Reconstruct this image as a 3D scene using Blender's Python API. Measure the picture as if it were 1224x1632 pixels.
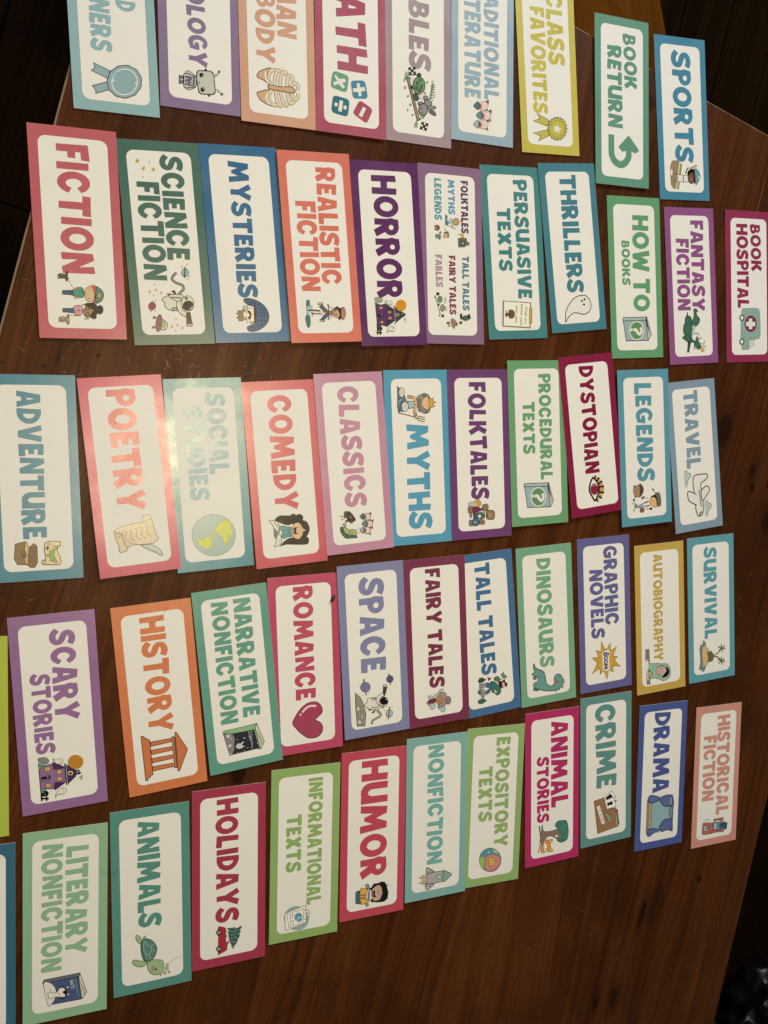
import bpy, bmesh, math, random
from mathutils import Matrix, Vector
from mathutils.geometry import tessellate_polygon
random.seed(7)
for o in list(bpy.data.objects): bpy.data.objects.remove(o)
scene = bpy.context.scene
COL = scene.collection

# ---------------------------------------------------------------- camera
cam_d = bpy.data.cameras.new('camera')
cam_d.sensor_fit = 'VERTICAL'; cam_d.sensor_height = 36; cam_d.lens = 28.4900
cam_d.clip_start = .02; cam_d.clip_end = 60
cam = bpy.data.objects.new('camera', cam_d); COL.objects.link(cam)
CAMZ = 0.87133
M = Matrix([[0.930382,0.027119,-0.365587],[0.0,0.99726,0.073976],[0.366591,-0.068826,0.927833]]).to_4x4(); M.translation = (0, 0, CAMZ)
cam.matrix_world = M
scene.camera = cam

# ---------------------------------------------------------------- light
world = bpy.data.worlds.new('World'); scene.world = world; world.use_nodes = True
bg = world.node_tree.nodes['Background']
bg.inputs[0].default_value = (1.0, .93, .82, 1); bg.inputs[1].default_value = .05
def area(name, loc, target, size, power, col, sy=None):
    d = bpy.data.lights.new(name, 'AREA'); d.energy = power; d.color = col
    d.shape = 'ELLIPSE' if sy else 'DISK'; d.size = size
    if sy: d.size_y = sy
    o = bpy.data.objects.new(name, d); COL.objects.link(o)
    o.location = loc
    o.rotation_euler = (Vector(target) - Vector(loc)).to_track_quat('-Z', 'Y').to_euler()
    return o
area('ceiling_lamp', (.265, .015, 1.35), (.28, .0, 0), .54, 9.5, (1.0, .78, .46), .20)
area('fill_light', (2.5, 4.5, 2.4), (.5, -.2, 0), 1.7, 315, (.94, .985, 1.0))  # unseen soft fill, added to even the brightness across the cards
vs = scene.view_settings
vs.view_transform = 'Standard'; vs.look = 'None'; vs.exposure = 0; vs.gamma = 1; vs.use_curve_mapping = False

# ---------------------------------------------------------------- materials
def mat(name):
    m = bpy.data.materials.new(name); m.use_nodes = True
    return m, m.node_tree, m.node_tree.nodes['Principled BSDF']
class NT:
    def __init__(s, nt): s.nt = nt
    def n(s, typ, **kw):
        x = s.nt.nodes.new(typ)
        for k, v in kw.items():
            if k == 'ins':
                for a, b in v.items():
                    if isinstance(b, bpy.types.NodeSocket): s.nt.links.new(b, x.inputs[a])
                    else: x.inputs[a].default_value = b
            else: setattr(x, k, v)
        return x
    def link(s, a, b): s.nt.links.new(a, b)
    def math(s, op, a, b=0.0, c=0.0, clamp=False):
        return s.n('ShaderNodeMath', operation=op, use_clamp=clamp, ins={0: a, 1: b, 2: c}).outputs[0]
    def mix(s, f, a, b, mode='MIX'):
        x = s.n('ShaderNodeMix', data_type='RGBA', blend_type=mode, ins={0: f})
        for i, v in ((6, a), (7, b)):
            if isinstance(v, bpy.types.NodeSocket): s.nt.links.new(v, x.inputs[i])
            else: x.inputs[i].default_value = v
        return x.outputs[2]
    def noise(s, vec, scale, detail=3, rough=.55, dist=0.0):
        return s.n('ShaderNodeTexNoise', ins={'Vector': vec, 'Scale': scale, 'Detail': detail, 'Roughness': rough, 'Distortion': dist}).outputs['Fac']
    def map(s, vec, scale, loc=(0, 0, 0)):
        return s.n('ShaderNodeMapping', ins={'Vector': vec, 'Scale': scale, 'Location': loc}).outputs[0]
    def ramp(s, f, lo, hi, a=0.0, b=1.0):
        return s.n('ShaderNodeMapRange', interpolation_type='SMOOTHSTEP', ins={0: f, 1: lo, 2: hi, 3: a, 4: b}).outputs[0]
    def obj(s): return s.n('ShaderNodeTexCoord').outputs['Object']

def ink_mat(name, rough, bump, attr=True, col=(.8, .78, .74, 1), spec=.76):
    m, nt, p = mat(name); T = NT(nt)
    v = T.n('ShaderNodeNewGeometry').outputs['Position']
    if attr:
        c = T.n('ShaderNodeAttribute', attribute_name='ink').outputs['Color']
    else:
        c = T.n('ShaderNodeRGB'); c.outputs[0].default_value = col; c = c.outputs[0]
    mott = T.noise(v, 60, 4)
    c2 = T.mix(T.ramp(mott, .35, .75, 0, .025), c, (.45, .40, .34, 1), 'MULTIPLY')
    T.link(c2, p.inputs['Base Color'])
    fine = T.noise(T.map(v, (1, .35, 1)), 900, 2); low = T.noise(v, 22, 3)
    T.link(T.math('ADD', T.ramp(fine, .3, .7, -.02, .02), T.ramp(low, .3, .7, rough - .04, rough + .05)), p.inputs['Roughness'])
    p.inputs['Specular IOR Level'].default_value = spec
    b = T.n('ShaderNodeBump', ins={'Strength': bump, 'Distance': .0004, 'Height': T.math('ADD', T.math('MULTIPLY', T.noise(T.map(v, (.35, 1, 1)), 260, 2), .03), T.math('MULTIPLY', T.noise(T.map(v, (.5, 1.0, 1)), 60, 2), .9))})
    T.link(b.outputs[0], p.inputs['Normal'])
    return m
INK = ink_mat('satin printed ink', .29, .03)
PAPER = ink_mat('matt white card stock', .52, .06, False, (.80, .80, .77, 1), .3)

KNOTS = [  # where on the table, half length along the grain, half width, depth of the dark
 ((0.8423,0.0260), .026, .014, 1), ((0.8967,-0.0324), .010, .004, 1), ((0.8966,-0.0562), .006, .003, .9), ((0.9219,-0.0495), .007, .004, .8),
 ((0.9280,-0.1051), .022, .016, .9), ((0.7335,-0.6439), .021, .0045, 1), ((0.6556,-0.7524), .013, .006, .9), ((0.6899,-0.7541), .015, .0065, .9),
 ((0.8112,-0.6053), .006, .003, .8), ((0.1842,-0.3565), .012, .012, 1), ((0.7558,-0.6333), .035, .012, .35), ((-0.0040,0.1007), .009, .0012, 1),
 ((0.0299,0.1029), .0026, .002, .9), ((-0.0146,0.0911), .0024, .0015, .8), ((0.0193,0.0826), .002, .0013, .8), ((-0.0504,0.0908), .002, .0012, .8), ((0.7102,0.4477), .010, .008, .5)]
TH = math.radians(-15.2)
def wood(name, dark, mid, light, rough, knots=(), scale=1.0, worn=False, spec=.5):
    m, nt, p = mat(name); T = NT(nt)
    v = T.obj()
    if knots:                                            # the grain bends round each knot
        bend = None
    warp = T.n('ShaderNodeTexNoise', ins={'Vector': T.map(v, (3 * scale, .7 * scale, 1)), 'Scale': 1.6, 'Detail': 2}).outputs['Color']
    wv = T.n('ShaderNodeVectorMath', operation='MULTIPLY_ADD', ins={0: warp, 1: (.085, .05, 0), 2: v}).outputs[0]
    fib = T.noise(T.map(wv, (260 * scale, 7 * scale, 60)), 1, 4, .6)
    band = T.noise(T.map(wv, (34 * scale, .9 * scale, 8)), 1, 4, .6, .6)
    broad = T.noise(T.map(wv, (5 * scale, .5 * scale, 2), (3, 1, 0)), 1, 3)
    blot = T.noise(T.map(v, (7, 4, 2), (9, 4, 0)), 1, 4, .6)
    f = T.math('ADD', T.math('MULTIPLY', fib, .38), T.math('ADD', T.math('MULTIPLY', band, .52), T.math('MULTIPLY', broad, .45)))
    c = T.mix(T.ramp(f, .48, .70), dark, mid)
    c = T.mix(T.ramp(f, .66, .90), c, light)
    c = T.mix(T.ramp(blot, .46, .66, 0, .6), c, dark)
    streak = T.noise(T.map(wv, (95 * scale, 1.4 * scale, 20), (5, 2, 0)), 1, 3, .55, .4)
    c = T.mix(T.ramp(streak, .56, .68, 0, .6), c, dark)
    pores = T.noise(T.map(v, (420 * scale, 22 * scale, 60)), 1, 2)
    c = T.mix(T.ramp(pores, .62, .72, 0, .55), c, (dark[0] * .4, dark[1] * .4, dark[2] * .4, 1))
    r_ = T.ramp(blot, .3, .7, rough - .05, rough + .09)
    if worn:
        vo = T.n('ShaderNodeTexVoronoi', feature='F1', ins={'Vector': T.map(v, (1, .55, 1)), 'Scale': 34, 'Randomness': 1})
        dd = T.math('LESS_THAN', vo.outputs['Distance'], .055)
        pick = T.math('GREATER_THAN', T.n('ShaderNodeSeparateColor', ins={0: vo.outputs['Color']}).outputs[0], .72)
        pit = T.math('MULTIPLY', dd, pick)
        c = T.mix(T.math('MULTIPLY', pit, .75), c, (.012, .006, .004, 1))
        wear = T.ramp(T.noise(T.map(v, (30, 18, 5), (2, 7, 1)), 1, 5, .7), .60, .70, 0, .30)
        c = T.mix(wear, c, light)
    for (kx, ky), la, lb, dep in knots:
        x = kx * math.cos(-TH) - ky * math.sin(-TH); y = kx * math.sin(-TH) + ky * math.cos(-TH)
        q = T.n('ShaderNodeVectorMath', operation='SUBTRACT', ins={0: wv, 1: (x + .0425, y + .025, 0)}).outputs[0]
        q = T.n('ShaderNodeVectorMath', operation='MULTIPLY', ins={0: q, 1: (1 / lb, 1 / la, 0)}).outputs[0]
        d = T.n('ShaderNodeVectorMath', operation='LENGTH', ins={0: q}).outputs['Value']
        k = T.ramp(d, .75, 1.1, dep, 0)
        c = T.mix(k, c, (.005, .0025, .002, 1))
        if dep > .85 and la > .008: c = T.mix(T.ramp(d, 1.1, 2.6, .5, 0), c, dark)
    T.link(c, p.inputs['Base Color'])
    T.link(r_, p.inputs['Roughness'])
    p.inputs['Specular IOR Level'].default_value = spec
    h = T.math('ADD', T.math('MULTIPLY', fib, .5), T.math('MULTIPLY', T.noise(T.map(v, (80, 40, 10)), 1, 3), .8))
    b = T.n('ShaderNodeBump', ins={'Strength': .35, 'Distance': .0006, 'Height': h})
    T.link(b.outputs[0], p.inputs['Normal'])
    return m
WOOD = wood('dark stained pine', (.030, .0087, .0025, 1), (.069, .0210, .0057, 1), (.120, .040, .0112, 1), .36, KNOTS, 1, True, .13)
EDGEWOOD = wood('worn and highlighted table edge', (.10, .055, .03, 1), (.24, .16, .10, 1), (.42, .33, .24, 1), .45)  # pale worn wood, with the bevel's highlight put into its colour too
FLOORWOOD = wood('dark floor boards', (.0055, .0026, .0009, 1), (.0100, .0049, .0018, 1), (.0155, .0082, .0030, 1), .55, (), .6, False, 0)
BENCHWOOD = wood('orange brown bench wood', (.066, .0215, .0028, 1), (.10, .034, .0044, 1), (.135, .050, .007, 1), .5, (), .7, False, 0)
m, nt, p = mat('scratched wood'); T = NT(nt)
T.link(T.mix(T.noise(T.obj(), 120, 3), (.06, .028, .014, 1), (.155, .092, .055, 1)), p.inputs['Base Color']); p.inputs['Roughness'].default_value = .4
SCRATCH = m
m, nt, p = mat('black plastic film'); T = NT(nt)
p.inputs['Base Color'].default_value = (.003, .003, .0034, 1); p.inputs['Roughness'].default_value = .32; p.inputs['Specular IOR Level'].default_value = .12
b = T.n('ShaderNodeBump', ins={'Strength': .1, 'Distance': .01, 'Height': T.noise(T.obj(), 12, 2)}); T.link(b.outputs[0], p.inputs['Normal'])
BAG = m
m, nt, p = mat('hair'); T = NT(nt)
T.link(T.mix(T.noise(T.obj(), 80), (.05, .03, .02, 1), (.16, .11, .07, 1)), p.inputs['Base Color']); p.inputs['Roughness'].default_value = .4
HAIR = m
m, nt, p = mat('black fluff'); T = NT(nt)
T.link(T.mix(T.noise(T.obj(), 900), (.006, .005, .005, 1), (.03, .022, .02, 1)), p.inputs['Base Color']); p.inputs['Roughness'].default_value = .6
FLUFF = m

# ---------------------------------------------------------------- helpers
def tag(o, label=None, cat=None, group=None, kind=None):
    for k, v in (('label', label), ('category', cat), ('group', group), ('kind', kind)):
        if v: o[k] = v
    return o
def link(name, me, parent=None):
    o = bpy.data.objects.new(name, me); COL.objects.link(o)
    if parent: o.parent = parent
    return o
def bm_obj(name, bm, mats, parent=None):
    me = bpy.data.meshes.new(name); bm.to_mesh(me); bm.free()
    for m_ in mats: me.materials.append(m_)
    return link(name, me, parent)
def box(bm, x0, x1, y0, y1, z0, z1, bevel=0, mi=0, seg=2):
    r = bmesh.ops.create_cube(bm, size=1)
    for v in r['verts']:
        v.co = ((x0 + x1) / 2 + v.co.x * (x1 - x0), (y0 + y1) / 2 + v.co.y * (y1 - y0), (z0 + z1) / 2 + v.co.z * (z1 - z0))
    fs = set(f for v in r['verts'] for f in v.link_faces)
    for f in fs: f.material_index = mi
    if bevel:
        es = list(set(e for f in fs for e in f.edges))
        return bmesh.ops.bevel(bm, geom=es, offset=bevel, segments=seg, affect='EDGES', clamp_overlap=True)['faces']
def tl(p):  # table plan position -> the table's own axes
    return (p[0] * math.cos(-TH) - p[1] * math.sin(-TH), p[0] * math.sin(-TH) + p[1] * math.cos(-TH))

# ---------------------------------------------------------------- floor
FZ = -.74
bm = bmesh.new()
w = .135
for i in range(-24, 40):
    y0 = -6 + (i % 3) * .7
    while y0 < 7:
        y1 = y0 + 1.9
        box(bm, i * w + .0012, (i + 1) * w - .0012, y0 + .001, y1 - .001, FZ - .02, FZ, .0015, 0, 1)
        y0 = y1
fl = bm_obj('floor', bm, [FLOORWOOD]); fl.rotation_euler.z = TH; tag(fl, kind='structure')

# ---------------------------------------------------------------- table
TX0, TX1, TY0, TY1 = -.0838, 1.052, -1.45, .6565
table = link('wooden_table', None); table.rotation_euler.z = TH
tag(table, 'dark stained wooden table top worn and scratched under the rows of cards', 'table')
bm = bmesh.new()
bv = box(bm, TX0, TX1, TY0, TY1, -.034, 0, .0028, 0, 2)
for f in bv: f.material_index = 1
def ribbon(bm, pts, w, z, mi):
    vs_ = []
    n = len(pts)
    for i, (x, y) in enumerate(pts):
        a = pts[max(i - 1, 0)]; b = pts[min(i + 1, n - 1)]
        dx, dy = b[0] - a[0], b[1] - a[1]; L = math.hypot(dx, dy) or 1
        k = w / 2 * (1 - abs(2 * i / (n - 1) - 1) ** 3 * .85)
        vs_.append((bm.verts.new((x - dy / L * k, y + dx / L * k, z)), bm.verts.new((x + dy / L * k, y - dx / L * k, z))))
    for i in range(n - 1):
        f = bm.faces.new((vs_[i][0], vs_[i][1], vs_[i + 1][1], vs_[i + 1][0])); f.material_index = mi
        if f.normal.z < 0: f.normal_flip()
rs = random.Random(3)
def scratch(cx, cy, L, ang, w, curve=.2):
    pts = []
    for i in range(6):
        t = i / 5 - .5
        pts.append((cx + math.cos(ang) * t * L - math.sin(ang) * (t * t) * L * curve, cy + math.sin(ang) * t * L + math.cos(ang) * (t * t) * L * curve))
    if all(TX0 + .004 < x < TX1 - .004 and y < TY1 - .004 for x, y in pts):
        ribbon(bm, pts, w, .00004 + rs.random() * .00004, 2)
a, b = tl((0.9117,0.3970)), tl((0.8922,0.3277))
ribbon(bm, [a, ((a[0] + b[0]) / 2 + .0004, (a[1] + b[1]) / 2), b, (b[0] - .0005, b[1] - .04)], .0016, .0001, 2)
for (p_, r_, n_) in (((0.1138,0.0900), .03, 46), ((0.1965,0.0905), .03, 14), ((0.0103,0.0965), .05, 20), ((-0.0196,0.1526), .05, 14), ((0.3039,0.1057), .06, 10), ((-0.0051,-0.1514), .05, 10),
                     ((0.6106,-0.6240), .05, 14), ((0.7929,-0.7575), .07, 24), ((0.8346,-0.6548), .05, 8), ((0.9036,-0.3506), .02, 8), ((0.9102,-0.4226), .02, 8), ((0.8369,0.4347), .05, 14),
                     ((0.6163,0.4557), .03, 10), ((0.0426,0.3334), .04, 12), ((0.0253,0.3368), .02, 8), ((0.4116,0.3531), .05, 6), ((0.7272,-0.7592), .03, 10), ((0.6006,-0.6132), .02, 8)):
    c = tl(p_)
    for i in range(n_):
        scratch(rs.gauss(c[0], r_ * .6), rs.gauss(c[1], r_ * .6), rs.uniform(.0015, .009), rs.choice((1.57, 1.57, .3, 2.6)) + rs.gauss(0, .5), rs.uniform(.0003, .0008), rs.gauss(0, .15))
for i in range(260):
    scratch(rs.uniform(TX0, TX1), rs.uniform(-1.0, TY1), rs.choice((rs.uniform(.001, .004), rs.uniform(.002, .012))), 1.57 + rs.gauss(0, .9), rs.uniform(.0002, .0007), rs.gauss(0, .12))
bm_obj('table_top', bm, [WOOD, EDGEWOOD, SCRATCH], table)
for x in (TX0 + .06, TX1 - .06):
    for y in (TY0 + .06, TY1 - .06):
        bm = bmesh.new(); box(bm, x - .035, x + .035, y - .035, y + .035, FZ + .001, -.0345, .004)
        bm_obj('table_leg', bm, [WOOD], table)

# ---------------------------------------------------------------- bench beyond the table's end
BZ = -.30; k = (CAMZ - BZ) / CAMZ
A_ = Vector(((0.7242,0.5732))) * k; B_ = Vector(((0.7378,0.5219))) * k
bench = link('wooden_bench', None)
d = (A_ - B_).normalized(); bench.location = (B_.x, B_.y, BZ); bench.rotation_euler.z = math.atan2(-d.x, d.y)
tag(bench, 'orange brown wooden bench seat in the shade past the table end', 'bench')
bm = bmesh.new(); box(bm, -.42, 0, -.10, 1.1, -.026, 0, .006)
bm_obj('seat', bm, [BENCHWOOD], bench)
for x in (-.38, -.04):
    for y in (-.05, 1.03):
        bm = bmesh.new(); box(bm, x - .02, x + .02, y - .02, y + .02, FZ - BZ + .001, -.0265, .003); bm_obj('leg', bm, [BENCHWOOD], bench)

# ---------------------------------------------------------------- black bag on the floor
k = (CAMZ - FZ - .12) / CAMZ
bc = Vector(((0.9757,-0.9257))) * k
bm = bmesh.new(); bmesh.ops.create_icosphere(bm, subdivisions=6, radius=1)
from mathutils import noise as mn
for v in bm.verts:
    n = v.co.normalized()
    r = 1 + .22 * mn.noise(n * 1.7) + .14 * (1 - abs(mn.noise(n * 2.6 + Vector((3, 1, 2)))) * 2) + .03 * (1 - abs(mn.noise(n * 6 + Vector((1, 5, 2)))) * 2.2)
    z = n.z * r
    v.co = (n.x * r * .20, n.y * r * .20, max(z, -.72) * .17)
for f in bm.faces: f.smooth = True
bag = bm_obj('rubbish_bag', bm, [BAG]); bag.location = (bc.x, bc.y, FZ + .1226)
tag(bag, 'crumpled shiny black plastic bag lying on the floor beside the table', 'bag')

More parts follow.
